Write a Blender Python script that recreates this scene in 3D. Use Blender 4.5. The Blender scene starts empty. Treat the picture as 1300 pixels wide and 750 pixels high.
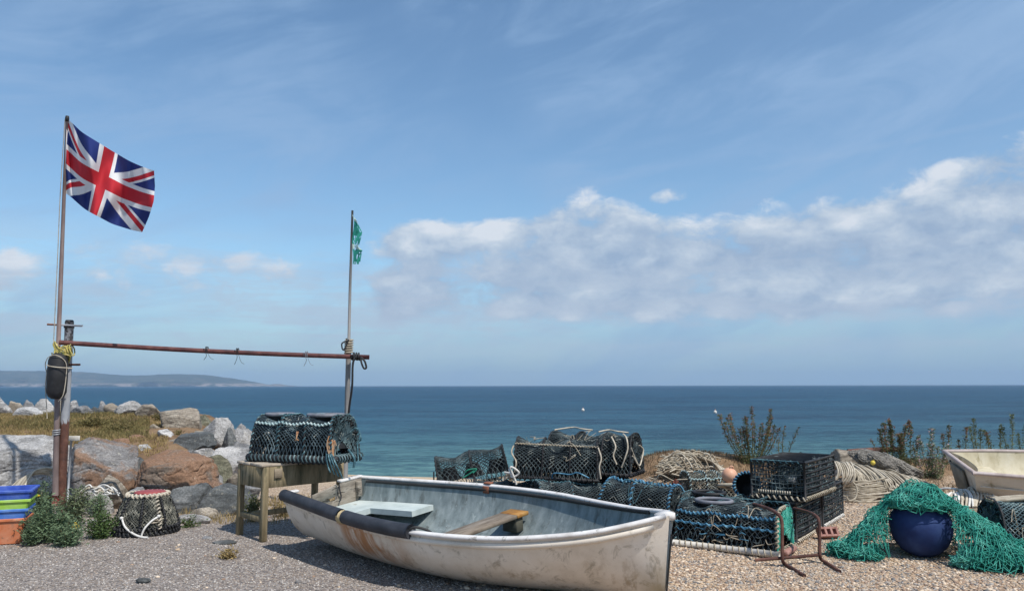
import bpy, math, random
import numpy as np
from mathutils import Vector, Matrix, noise as mnoise, Euler
C = bpy.context.scene
COL = C.collection
R = math.radians

# ------------------------------------------------------------------ camera model
F = 1000.0; EYE = 1.6; PITCH = math.atan(114 / F)
def ray(px, py):
    cx = (px - 650) / F; cz = -(py - 375) / F
    c, s = math.cos(PITCH), math.sin(PITCH)
    return Vector((cx, c - s * cz, s + c * cz))
def P(px, py, Y):
    d = ray(px, py); t = Y / d.y
    return Vector((d.x * t, Y, EYE + d.z * t))
def G(px, py, z=0.0):
    d = ray(px, py); t = (z - EYE) / d.z
    return Vector((d.x * t, d.y * t, z))

def sst(a, b, x):
    t = np.clip((np.asarray(x, float) - a) / (b - a), 0, 1)
    return t * t * (3 - 2 * t)
def terrain(x, y):
    x = np.asarray(x, float); y = np.asarray(y, float)
    z = np.zeros(np.broadcast(x, y).shape)
    yc = 13.6 - 0.35 * np.clip(x, -4, 4)
    yc = np.where(x > 1, np.maximum(yc, 13.4), yc)
    yc = np.where(x < -4, yc + 4.5 * sst(-4, -6.5, x), yc)
    fall = np.clip(y - yc, 0, None)
    z = z - np.minimum(0.17 * fall + 0.004 * fall * fall, 7 + 0 * fall)
    mx = sst(-3.7, -5.3, x + 0.28 * (y - 12))
    my = sst(10.6, 13.0, y)
    down = 1 - sst(17.5, 21.0, y)
    z = z + mx * my * (0.70 + 0.055 * np.clip(y - 12.6, 0, 6)) * down
    bx = sst(0.9, 2.4, x)
    z = z + bx * (0.40 * np.exp(-((y - 12.9) / 1.0) ** 2) + 0.0)
    z = z + 0.20 * np.exp(-((x - 2.75) / 1.0) ** 2 - ((y - 12.4) / 0.8) ** 2)
    z = z + 0.012 * np.sin(x * 2.1 + 0.7 * y) * np.cos(y * 1.7 - 0.4 * x) * sst(5, 7, y)
    return z
def T(x, y): return float(terrain(np.array([x]), np.array([y]))[0])

# ------------------------------------------------------------------ mesh builder
class MB:
    def __init__(s): s.v = []; s.f = []; s.n = 0
    def add(s, v, faces, mi=0):
        v = np.asarray(v, float).reshape(-1, 3)
        for fa in faces if isinstance(faces, list) else [faces]:
            s.f.append((np.asarray(fa, int) + s.n, mi))
        s.v.append(v); s.n += len(v)
    def build(s, name, mats, parent=None, smooth=True):
        me = bpy.data.meshes.new(name)
        V = np.concatenate(s.v); me.vertices.add(len(V)); me.vertices.foreach_set('co', V.ravel())
        loops = np.concatenate([f.ravel() for f, _ in s.f])
        cnt = np.concatenate([np.full(len(f), f.shape[1]) for f, _ in s.f])
        mi = np.concatenate([np.full(len(f), m) for f, m in s.f])
        me.loops.add(len(loops)); me.loops.foreach_set('vertex_index', loops.astype(np.int32))
        me.polygons.add(len(cnt))
        st = np.concatenate([[0], np.cumsum(cnt)[:-1]])
        me.polygons.foreach_set('loop_start', st.astype(np.int32))
        me.polygons.foreach_set('material_index', mi.astype(np.int32))
        me.polygons.foreach_set('use_smooth', np.full(len(cnt), smooth))
        for m in mats if isinstance(mats, (list, tuple)) else [mats]: me.materials.append(m)
        me.update(calc_edges=True); me.validate()
        o = bpy.data.objects.new(name, me); COL.objects.link(o)
        if parent is not None: o.parent = parent
        return o
    # ---- shapes
    def box(s, c, d, rot=None, bev=0.0, mi=0, taper=1.0):
        x, y, z = d[0] / 2, d[1] / 2, d[2] / 2
        b = min(bev, x * .9, y * .9, z * .9)
        if b <= 0:
            v = [(sx * x * (taper if sz < 0 else 1), sy * y * (taper if sz < 0 else 1), sz * z) for sz in (-1, 1) for sy in (-1, 1) for sx in (-1, 1)]
            f = [(0, 2, 3, 1), (4, 5, 7, 6), (0, 1, 5, 4), (2, 6, 7, 3), (0, 4, 6, 2), (1, 3, 7, 5)]
            v = [Vector(p) for p in v]; fs = [np.array(f)]
        else:
            v = []; idx = {}
            for sx in (-1, 1):
                for sy in (-1, 1):
                    for sz in (-1, 1):
                        for ax in range(3):
                            p = [sx * (x - b), sy * (y - b), sz * (z - b)]
                            p[ax] += (sx, sy, sz)[ax] * b
                            k = taper if sz < 0 else 1
                            idx[(sx, sy, sz, ax)] = len(v); v.append(Vector((p[0] * k, p[1] * k, p[2])))
            q = []; t = []
            def fix(fc, nrm):
                a, b_, c_ = v[fc[0]], v[fc[1]], v[fc[2]]
                return fc if (b_ - a).cross(c_ - a).dot(nrm) > 0 else fc[::-1]
            for ax in range(3):
                o1, o2 = (ax + 1) % 3, (ax + 2) % 3
                for sg in (-1, 1):
                    def key(a1, a2, axx):
                        k = [0, 0, 0]; k[ax] = sg; k[o1] = a1; k[o2] = a2; return idx[(k[0], k[1], k[2], axx)]
                    n = Vector((0, 0, 0)); n[ax] = sg
                    q.append(fix((key(-1, -1, ax), key(1, -1, ax), key(1, 1, ax), key(-1, 1, ax)), n))
            for ax in range(3):
                o1, o2 = (ax + 1) % 3, (ax + 2) % 3
                for s1 in (-1, 1):
                    for s2 in (-1, 1):
                        def key(a0, axx):
                            k = [0, 0, 0]; k[ax] = a0; k[o1] = s1; k[o2] = s2; return idx[(k[0], k[1], k[2], axx)]
                        n = Vector((0, 0, 0)); n[o1] = s1; n[o2] = s2
                        q.append(fix((key(-1, o1), key(1, o1), key(1, o2), key(-1, o2)), n))
            for sx in (-1, 1):
                for sy in (-1, 1):
                    for sz in (-1, 1):
                        t.append(fix((idx[(sx, sy, sz, 0)], idx[(sx, sy, sz, 1)], idx[(sx, sy, sz, 2)]), Vector((sx, sy, sz))))
            fs = [np.array(q), np.array(t)]
        if rot is not None: v = [rot @ p for p in v]
        c = Vector(c); s.add([tuple(p + c) for p in v], fs, mi)
    def tube(s, pts, r, n=6, closed=False, caps=True, mi=0, sq=None):
        p = np.asarray([tuple(q) for q in pts], float); m = len(p)
        if m < 2: return
        rr = np.full(m, r) if np.isscalar(r) else np.asarray(r, float)
        if closed: tg = np.roll(p, -1, 0) - np.roll(p, 1, 0)
        else:
            tg = np.empty_like(p); tg[1:-1] = p[2:] - p[:-2]; tg[0] = p[1] - p[0]; tg[-1] = p[-1] - p[-2]
        tg /= (np.linalg.norm(tg, axis=1)[:, None] + 1e-12)
        up = np.array([0, 0, 1.0]) if abs(tg[0][2]) < .9 else np.array([1.0, 0, 0])
        a = np.cross(tg[0], up); a /= np.linalg.norm(a)
        A = np.empty_like(p)
        for i in range(m):
            a = a - tg[i] * np.dot(a, tg[i]); a /= (np.linalg.norm(a) + 1e-12); A[i] = a
        B = np.cross(tg, A)
        th = np.arange(n) * 2 * math.pi / n
        ca, sa = np.cos(th), np.sin(th)
        w, h = sq if sq else (1, 1)
        V = p[:, None, :] + rr[:, None, None] * (A[:, None, :] * ca[None, :, None] * w + B[:, None, :] * sa[None, :, None] * h)
        i = np.arange(m if closed else m - 1)[:, None]; j = np.arange(n)[None, :]
        i2 = (i + 1) % m; j2 = (j + 1) % n
        fs = [np.stack([i * n + j, i2 * n + j, i2 * n + j2, i * n + j2], -1).reshape(-1, 4)[:, ::-1]]
        if caps and not closed:
            fs.append(np.arange(n)[None, :]); fs.append((np.arange(n)[::-1] + (m - 1) * n)[None, :])
        s.add(V.reshape(-1, 3), fs, mi)
    def segs(s, A, B, r, mi=0):
        A = np.asarray(A, float); B = np.asarray(B, float); m = len(A)
        if not m: return
        d = B - A; L = np.linalg.norm(d, axis=1)[:, None] + 1e-9; d = d / L
        up = np.where(np.abs(d[:, 2:3]) < .8, np.array([[0, 0, 1.0]]), np.array([[1.0, 0, 0]]))
        a = np.cross(d, up); a /= np.linalg.norm(a, axis=1)[:, None]; b = np.cross(d, a)
        rr = r if not np.isscalar(r) else np.full(m, r)
        V = np.empty((m, 6, 3))
        for k in range(3):
            th = k * 2 * math.pi / 3
            o = (a * math.cos(th) + b * math.sin(th)) * np.asarray(rr)[:, None]
            V[:, k] = A - d * .3 * np.asarray(rr)[:, None] + o; V[:, 3 + k] = B + d * .3 * np.asarray(rr)[:, None] + o
        base = (np.arange(m) * 6)[:, None]
        q = np.array([[0, 3, 4, 1], [1, 4, 5, 2], [2, 5, 3, 0]])
        s.add(V.reshape(-1, 3), [(base[:, :, None] + q[None]).reshape(-1, 4)], mi)
    def net(s, f, nu, nv, r, wrap=False, jit=0.0, rng=None, keep=None, square=False, mi=0, pale=0., pmi=1):
        """diamond (or square) netting on the surface f(u, v) -> arrays (…,3)"""
        iu = np.arange(nu + 1) / nu; iv = np.arange(nv + 1) / nv
        U, V = np.meshgrid(iu, iv, indexing='ij')
        Q = f(U, V)
        if jit and rng is not None:
            J = rng.normal(0, jit, Q.shape)
            if wrap: J[-1] = J[0]
            Q = Q + J
        if square: A = [Q[:-1, :], Q[:, :-1]]; B = [Q[1:, :], Q[:, 1:]]
        else: A = [Q[:-1, :-1], Q[1:, :-1]]; B = [Q[1:, 1:], Q[:-1, 1:]]
        A = np.concatenate([a.reshape(-1, 3) for a in A]); B = np.concatenate([b.reshape(-1, 3) for b in B])
        if keep is not None: k = keep((A + B) / 2); A, B = A[k], B[k]
        if pale and rng is not None:
            k = rng.uniform(0, 1, len(A)) < pale; s.segs(A[k], B[k], r * .95, pmi); s.segs(A[~k], B[~k], r, mi)
        else: s.segs(A, B, r, mi)
    def lathe(s, prof, n=32, mi=0, c=(0, 0, 0)):
        p = np.asarray(prof, float); m = len(p); th = np.arange(n) * 2 * math.pi / n
        V = np.stack([p[:, 0:1] * np.cos(th), p[:, 0:1] * np.sin(th), np.repeat(p[:, 1:2], n, 1)], -1) + np.array(c)
        i = np.arange(m - 1)[:, None]; j = np.arange(n)[None, :]; j2 = (j + 1) % n
        s.add(V.reshape(-1, 3), [np.stack([i * n + j, i * n + j2, (i + 1) * n + j2, (i + 1) * n + j], -1).reshape(-1, 4)], mi)
    def grid(s, Q, mi=0, flip=False):
        nu, nv = Q.shape[:2]
        i = np.arange(nu - 1)[:, None]; j = np.arange(nv - 1)[None, :]
        f = np.stack([i * nv + j, (i + 1) * nv + j, (i + 1) * nv + j + 1, i * nv + j + 1], -1).reshape(-1, 4)
        s.add(Q.reshape(-1, 3), [f[:, ::-1] if flip else f], mi)
    def prism(s, poly, z0, z1, mi=0):
        n = len(poly)
        v = [(x, y, z0) for x, y in poly] + [(x, y, z1) for x, y in poly]
        i = np.arange(n)
        s.add(v, [np.stack([i, (i + 1) % n, (i + 1) % n + n, i + n], -1), i[::-1][None], (i + n)[None]], mi)
    def helix(s, pts, rb, rs, pitch, n=4, closed=False, per=7, mi=0):
        """a strand of radius rs wound round the path pts at radius rb"""
        p = resample(pts, max(pitch / per, .002), closed)
        m = len(p); tg = np.gradient(p, axis=0); tg /= np.linalg.norm(tg, axis=1)[:, None] + 1e-12
        a = np.cross(tg[0], [0.13, .31, .94]); a /= np.linalg.norm(a); A = np.empty_like(p)
        for i in range(m):
            a = a - tg[i] * np.dot(a, tg[i]); a /= np.linalg.norm(a) + 1e-12; A[i] = a
        B = np.cross(tg, A); ph = np.arange(m) * 2 * math.pi / per
        s.tube(p + rb * (A * np.cos(ph)[:, None] + B * np.sin(ph)[:, None]), rs, n=n, mi=mi)

def resample(pts, step, closed=False):
    p = np.asarray([tuple(q) for q in pts], float)
    if closed: p = np.concatenate([p, p[:1]])
    L = np.concatenate([[0], np.cumsum(np.linalg.norm(np.diff(p, axis=0), axis=1))])
    k = max(int(L[-1] / step), 2); t = np.linspace(0, L[-1], k + 1)
    return np.stack([np.interp(t, L, p[:, i]) for i in range(3)], -1)
def spline(pts, per=8, closed=False):
    p = [Vector(q) for q in pts]; n = len(p); out = []
    for i in range(n if closed else n - 1):
        a = p[(i - 1) % n] if (closed or i > 0) else p[i]; b = p[i]; c = p[(i + 1) % n]
        d = p[(i + 2) % n] if (closed or i + 2 < n) else c
        for k in range(per):
            t = k / per
            out.append(0.5 * (2 * b + (c - a) * t + (2 * a - 5 * b + 4 * c - d) * t * t + (3 * b - a - 3 * c + d) * t ** 3))
    if not closed: out.append(p[-1])
    return out

# ------------------------------------------------------------------ object helpers
def tag(o, label=None, cat=None, group=None, kind=None):
    if label: o['label'] = label
    if cat: o['category'] = cat
    if group: o['group'] = group
    if kind: o['kind'] = kind
    return o
def thing(name, label, cat, loc=(0, 0, 0), rot=(0, 0, 0), group=None):
    o = bpy.data.objects.new(name, None); o.empty_display_size = .1; COL.objects.link(o)
    o.location = loc; o.rotation_euler = rot
    return tag(o, label, cat, group)

# ------------------------------------------------------------------ materials
def nt(name):
    m = bpy.data.materials.new(name); m.use_nodes = True
    t = m.node_tree; return m, t, t.nodes, t.links, t.nodes['Principled BSDF']
def ramp(N, stops, interp='LINEAR'):
    r = N.new('ShaderNodeValToRGB'); r.color_ramp.interpolation = interp
    e = r.color_ramp.elements
    while len(e) < len(stops): e.new(0.5)
    for x, (p, c) in zip(e, stops):
        x.position = p; x.color = (*c, 1) if len(c) == 3 else c
    return r
def mix(N, L, fac, a, b, mode='MIX'):
    m = N.new('ShaderNodeMix'); m.data_type = 'RGBA'; m.blend_type = mode
    if hasattr(fac, 'is_linked'): L.new(fac, m.inputs[0])
    else: m.inputs[0].default_value = fac
    for i, c in ((6, a), (7, b)):
        if hasattr(c, 'is_linked'): L.new(c, m.inputs[i])
        else: m.inputs[i].default_value = (*c, 1)
    return m.outputs[2]
def math_(N, L, op, a, b=None, c=None, clamp=False):
    m = N.new('ShaderNodeMath'); m.operation = op; m.use_clamp = clamp
    for i, x in enumerate((a, b, c)):
        if x is None: continue
        if hasattr(x, 'is_linked'): L.new(x, m.inputs[i])
        else: m.inputs[i].default_value = x
    return m.outputs[0]
def mrange(N, L, v, a, b, c=0., d=1., smooth=True):
    m = N.new('ShaderNodeMapRange'); m.interpolation_type = 'SMOOTHSTEP' if smooth else 'LINEAR'
    L.new(v, m.inputs[0])
    for i, x in enumerate((a, b, c, d)): m.inputs[i + 1].default_value = x
    return m.outputs[0]
def tex_noise(N, L, vec, scale, detail=5, rough=.6, dist=0):
    n = N.new('ShaderNodeTexNoise'); n.inputs['Scale'].default_value = scale; n.inputs['Detail'].default_value = detail
    n.inputs['Roughness'].default_value = rough; n.inputs['Distortion'].default_value = dist
    if vec is not None: L.new(vec, n.inputs['Vector'])
    return n
def coords(N, L, world=False, scale=(1, 1, 1), rot=(0, 0, 0), per_obj=False):
    if world: v = N.new('ShaderNodeNewGeometry').outputs['Position']
    else: v = N.new('ShaderNodeTexCoord').outputs['Object']
    mp = N.new('ShaderNodeMapping'); mp.inputs['Scale'].default_value = scale; mp.inputs['Rotation'].default_value = rot
    L.new(v, mp.inputs['Vector'])
    if per_obj:
        oi = N.new('ShaderNodeObjectInfo'); k = N.new('ShaderNodeVectorMath'); k.operation = 'ADD'
        mm = math_(N, L, 'MULTIPLY', oi.outputs['Random'], 50.0)
        L.new(mp.outputs[0], k.inputs[0]); L.new(mm, k.inputs[1]); return k.outputs[0]
    return mp.outputs[0]
def bump(N, L, B, h, strength, dist=.01):
    b = N.new('ShaderNodeBump'); b.inputs['Strength'].default_value = strength; b.inputs['Distance'].default_value = dist
    L.new(h, b.inputs['Height']); L.new(b.outputs[0], B.inputs['Normal'])
def M(name, stops, scale=6, rough=.75, bs=0., bscale=40, bdist=.01, metal=0., stretch=(1, 1, 1), spots=None, spec=.4, detail=6, trans=0, po=False, world=False):
    """noise-ramped colour; spots = (colour, scale, lo, hi) adds a second patchy layer"""
    m, t, N, L, B = nt(name)
    v = coords(N, L, world, stretch, per_obj=po)
    n = tex_noise(N, L, v, scale, detail, .62)
    if not isinstance(stops[0], (tuple, list)): stops = [stops]
    k = len(stops)
    if k == 1: c0 = stops[0]; stops = [tuple(x * .75 for x in c0), c0, tuple(min(1, x * 1.2) for x in c0)]; k = 3
    r = ramp(N, [(.30 + .40 * i / (k - 1), c) for i, c in enumerate(stops)])
    L.new(n.outputs[0], r.inputs[0]); col = r.outputs[0]
    for sp in (spots or []):
        n2 = tex_noise(N, L, v, sp[1], 6, .65)
        col = mix(N, L, mrange(N, L, n2.outputs[0], sp[2], sp[3]), col, sp[0])
    L.new(col, B.inputs['Base Color'])
    B.inputs['Roughness'].default_value = rough; B.inputs['Metallic'].default_value = metal
    B.inputs['Specular IOR Level'].default_value = spec
    if bs:
        n3 = tex_noise(N, L, v, bscale, 6, .7); bump(N, L, B, n3.outputs[0], bs, bdist)
    if trans:
        tr = N.new('ShaderNodeBsdfTranslucent'); L.new(col, tr.inputs[0])
        ms = N.new('ShaderNodeMixShader'); ms.inputs[0].default_value = trans
        L.new(B.outputs[0], ms.inputs[1]); L.new(tr.outputs[0], ms.inputs[2])
        L.new(ms.outputs[0], N['Material Output'].inputs[0])
    return m
# ================================================================== camera, light, sky
cam = bpy.data.cameras.new('camera'); co = bpy.data.objects.new('camera', cam); COL.objects.link(co)
cam.sensor_fit = 'HORIZONTAL'; cam.sensor_width = 36; cam.lens = 36 * F / 1300; cam.clip_start = .05; cam.clip_end = 30000
co.location = (0, 0, EYE); co.rotation_euler = (R(90) + PITCH, R(0.10), 0)
C.camera = co
SUN_EL, SUN_AZ = R(57), R(138)          # azimuth clockwise from +y (the view direction)
sd = Vector((math.sin(SUN_AZ) * math.cos(SUN_EL), math.cos(SUN_AZ) * math.cos(SUN_EL), math.sin(SUN_EL)))
sl = bpy.data.lights.new('sun', 'SUN'); so = bpy.data.objects.new('sun', sl); COL.objects.link(so)
sl.energy = 4.5; sl.angle = R(.53); sl.color = (1, .95, .87); so.rotation_euler = sd.to_track_quat('Z', 'Y').to_euler()
C.view_settings.view_transform = 'Standard'; C.view_settings.look = 'None'; C.view_settings.exposure = 0; C.view_settings.gamma = 1
C.view_settings.use_curve_mapping = False
C.cycles.use_denoising = True
C.cycles.max_bounces = 8; C.cycles.volume_bounces = 0; C.cycles.caustics_reflective = False; C.cycles.caustics_refractive = False

W = bpy.data.worlds.new('World'); C.world = W; W.use_nodes = True
W.cycles.sampling_method = 'MANUAL'; W.cycles.sample_map_resolution = 256
t = W.node_tree; N, L = t.nodes, t.links; N.clear()
out = N.new('ShaderNodeOutputWorld'); bg = N.new('ShaderNodeBackground'); bg.inputs[1].default_value = SKY_STR = .15
L.new(bg.outputs[0], out.inputs[0])
sky = N.new('ShaderNodeTexSky'); sky.sky_type = 'NISHITA'; sky.sun_disc = False
sky.sun_elevation = SUN_EL; sky.sun_rotation = SUN_AZ; sky.altitude = 0; sky.air_density = 1.0; sky.dust_density = .6; sky.ozone_density = 2.0
tc = N.new('ShaderNodeTexCoord'); sx = N.new('ShaderNodeSeparateXYZ'); L.new(tc.outputs['Generated'], sx.inputs[0])
az = math_(N, L, 'ARCTAN2', sx.outputs[0], sx.outputs[1]); el = math_(N, L, 'ARCSINE', sx.outputs[2])
def azel(ka, ke, off=0., skew=0.):
    c = N.new('ShaderNodeCombineXYZ')
    a2 = math_(N, L, 'ADD', math_(N, L, 'MULTIPLY', az, ka), off)
    e2 = math_(N, L, 'MULTIPLY', math_(N, L, 'ADD', el, math_(N, L, 'MULTIPLY', az, skew)), ke)
    L.new(a2, c.inputs[0]); L.new(e2, c.inputs[1]); return c.outputs[0]
mul = lambda a, b: math_(N, L, 'MULTIPLY', a, b)
add = lambda a, b: math_(N, L, 'ADD', a, b)
sub = lambda a, b: math_(N, L, 'SUBTRACT', a, b)
K = 1 / SKY_STR
# --- base: clear sky, slightly milky over the sea
base = mix(N, L, 1.0, sky.outputs[0], (.82, .965, 1.0), 'MULTIPLY')
# --- thin cirrus veils
ci = tex_noise(N, L, azel(2.4, 7.5, 3.1, -.25), 1.5, 7, .60, 1.0).outputs[0]
ci2 = tex_noise(N, L, azel(4, 4, 7.7, .2), 1.0, 3, .5).outputs[0]
ci3 = tex_noise(N, L, azel(5, 26, 2.2, -.30), 1.0, 6, .65, .8).outputs[0]
veil = mul(mrange(N, L, add(mul(ci, .8), mul(ci3, .2)), .38, .68), mrange(N, L, ci2, .28, .56))
base = mix(N, L, add(mul(veil, .62), mrange(N, L, az, -.1, .7, 0, .24)), base, (.315 * K, .48 * K, .725 * K))
# --- contrails, broken and faint
br = tex_noise(N, L, azel(9, 9, 1.9), 1.0, 5, .7).outputs[0]
ct = sub(el, add(mul(az, .085), .232)); ct = sub(ct, mul(sub(br, .5), .012))
ct = mul(mul(mrange(N, L, math_(N, L, 'ABSOLUTE', ct), .0005, .006, 1, 0), mrange(N, L, br, .40, .62)), mul(mrange(N, L, az, -.05, .5), .10))
base = mix(N, L, ct, base, (.5 * K, .6 * K, .76 * K))
# --- low haze on the horizon
base = mix(N, L, mul(mrange(N, L, el, .17, -.01), .72), base, (.270 * K, .435 * K, .625 * K))
# --- the bank of fair-weather cumulus low over the sea
wv_ = N.new('ShaderNodeVectorMath'); wv_.operation = 'MULTIPLY_ADD'
wn = tex_noise(N, L, azel(13, 22, 4.4), 1.0, 4, .6); L.new(wn.outputs['Color'], wv_.inputs[0]); wv_.inputs[1].default_value = (.35, .35, 0); L.new(azel(5.6, 10.5, 1.3, -.05), wv_.inputs[2])
big = tex_noise(N, L, wv_.outputs[0], 1.0, 3, .5).outputs[0]
lump = N.new('ShaderNodeTexVoronoi'); lump.feature = 'SMOOTH_F1'; lump.inputs['Scale'].default_value = 1; lump.inputs['Smoothness'].default_value = .5
wl = N.new('ShaderNodeVectorMath'); wl.operation = 'MULTIPLY_ADD'; L.new(wn.outputs['Color'], wl.inputs[0]); wl.inputs[1].default_value = (.8, .8, 0); L.new(azel(17, 30, 2.7), wl.inputs[2]); L.new(wl.outputs[0], lump.inputs['Vector'])
lumpv = sub(.62, lump.outputs['Distance'])
det = tex_noise(N, L, azel(24, 42, 5.3), 1.0, 8, .66, .5).outputs[0]
top = add(mul(mrange(N, L, az, .34, .60), .050), .212)
top = add(top, mul(mrange(N, L, math_(N, L, 'ABSOLUTE', sub(az, .10)), .0, .15, 1, 0), .030))
inband = mul(mrange(N, L, el, .045, .105), mrange(N, L, sub(top, el), -.034, .030))
inband = mul(inband, mrange(N, L, az, -.235, -.14))
left = mul(mul(mrange(N, L, el, .075, .11), mrange(N, L, el, .205, .135)), mrange(N, L, az, -.16, -.30))
pd = add(mul(sub(az, .205), 1.0), 0); pr = add(mul(sub(det, .5), .05), math_(N, L, 'SQRT', add(mul(pd, pd), mul(mul(sub(el, .238), 2.4), mul(sub(el, .238), 2.4)))))
puff = mrange(N, L, pr, .012, .048, 1, 0)
mask = add(add(inband, mul(left, .68)), mul(puff, .68))
fine = tex_noise(N, L, azel(60, 90, 6.6), 1.0, 5, .62, .3).outputs[0]
field = add(add(mul(big, .55), mul(lumpv, .42)), add(mul(det, .42), mul(sub(fine, .5), .16)))
dens = mrange(N, L, add(field, mul(mask, .66)), .89, 1.12)
shade = tex_noise(N, L, azel(7, 15, 8.8), 1.0, 6, .6, .3).outputs[0]
hh = mrange(N, L, sub(top, el), .115, .0, 0, 1)
lit = add(add(add(mul(hh, .56), add(.16, mul(left, .35))), mul(sub(shade, .47), 2.0)), add(mul(sub(lumpv, .15), 1.05), add(mul(sub(det, .5), 1.2), mul(sub(fine, .5), .5))))
ccol = ramp(N, [(0, (.33 * K, .44 * K, .61 * K)), (.35, (.43 * K, .535 * K, .68 * K)), (.7, (.58 * K, .665 * K, .77 * K)), (1, (.74 * K, .79 * K, .86 * K))])
L.new(lit, ccol.inputs[0])
base = mix(N, L, mul(dens, .94), base, ccol.outputs[0])
# --- flat grey streaks under the bank
stn = tex_noise(N, L, azel(3.2, 38, 9.1), 1.0, 8, .62, .4).outputs[0]
st = mul(mul(mrange(N, L, add(mul(stn, .7), mul(det, .3)), .40, .62), mul(mrange(N, L, el, .015, .07), mrange(N, L, el, .21, .11))), .70)
base = mix(N, L, st, base, (.46 * K, .555 * K, .69 * K))
L.new(base, bg.inputs[0])

# ================================================================== ground
def axis(lo, a, b, hi, step, k=1.25):
    v = list(np.arange(a, b, step)); d = step; x = v[-1]
    while x < hi: d *= k; x += d; v.append(min(x, hi))
    d = step; x = v[0]; w = []
    while x > lo: d *= k; x -= d; w.append(max(x, lo))
    return np.array(w[::-1] + v)
xs = axis(-400, -15, 15, 400, .13); ys = axis(-60, 2, 22, 75, .10)
X, Y = np.meshgrid(xs, ys, indexing='ij'); Z = terrain(X, Y)
rg = np.random.default_rng(3)
mound = sst(.2, .6, Z); Z = Z + mound * rg.normal(0, .014, Z.shape)
mb = MB(); mb.grid(np.stack([X, Y, Z], -1))
m, t, N, L, B = nt('shingle_and_earth')
pos = coords(N, L, True); sp = N.new('ShaderNodeSeparateXYZ'); L.new(pos, sp.inputs[0])
def pebbles(scale, cols):
    v = N.new('ShaderNodeTexVoronoi'); v.inputs['Scale'].default_value = scale; L.new(pos, v.inputs['Vector'])
    c = N.new('ShaderNodeSeparateColor'); L.new(v.outputs['Color'], c.inputs[0])
    r = ramp(N, cols, 'CONSTANT'); L.new(c.outputs[0], r.inputs[0])
    jit = mix(N, L, .45, r.outputs[0], v.outputs['Color'], 'SOFT_LIGHT')
    return mix(N, L, .72, r.outputs[0], r.outputs[0]), v.outputs['Distance']
grey = [(0, (.29, .25, .225)), (.16, (.20, .175, .16)), (.34, (.37, .325, .295)), (.52, (.27, .225, .195)), (.66, (.43, .385, .35)), (.78, (.15, .135, .13)), (.88, (.33, .26, .20)), (.96, (.58, .54, .50))]
warm = lambda cs: [(p, (min(1, c[0] * 1.07), c[1] * 1.0, c[2] * .95)) for p, c in cs]
beige = [(0, (.42, .33, .235)), (.15, (.28, .215, .16)), (.32, (.54, .45, .34)), (.47, (.36, .30, .245)), (.6, (.62, .54, .44)), (.72, (.22, .185, .16)), (.8, (.46, .34, .22)), (.92, (.72, .66, .58))]
g1, d1 = pebbles(66, grey); b1, d2 = pebbles(56, warm(beige)); b2, d3 = pebbles(85, warm(beige))
nb = tex_noise(N, L, pos, .9, 5, .6)
side = mrange(N, L, add(sp.outputs[0], mul(sub(nb.outputs[0], .5), 2.2)), -.9, .9)
vr = mrange(N, L, sp.outputs[1], 9.0, 12.0)
col = mix(N, L, math_(N, L, 'MAXIMUM', side, vr), g1, mix(N, L, mrange(N, L, nb.outputs[0], .45, .55), b1, b2))
n2 = tex_noise(N, L, pos, 2.3, 5, .65)
col = mix(N, L, mrange(N, L, n2.outputs[0], .35, .7, 0, .5), col, mix(N, L, 1.0, col, (.72, .68, .64), 'MULTIPLY'))
sand = mix(N, L, nb.outputs[0], (.46, .35, .23), (.60, .48, .34))
col = mix(N, L, mul(mrange(N, L, sp.outputs[1], 12.5, 14.0), mrange(N, L, sp.outputs[0], 2.0, .8)), col, sand)
er = ramp(N, [(.3, (.09, .06, .035)), (.45, (.20, .125, .07)), (.58, (.28, .185, .11)), (.72, (.16, .115, .06))])
n4 = tex_noise(N, L, pos, 3.2, 8, .7); L.new(n4.outputs[0], er.inputs[0])
hz = add(sp.outputs[2], mul(sub(n2.outputs[0], .5), .3))
col = mix(N, L, mul(mrange(N, L, hz, .10, .26), mrange(N, L, sp.outputs[1], 22, 19)), col, er.outputs[0])
L.new(col, B.inputs['Base Color']); B.inputs['Roughness'].default_value = .9; B.inputs['Specular IOR Level'].default_value = .2
hgt = add(mul(mix(N, L, side, d1, d2), -1), mul(nb.outputs[0], .5)); bump(N, L, B, hgt, .8, .02)
tag(mb.build('ground', m), kind='structure')

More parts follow.
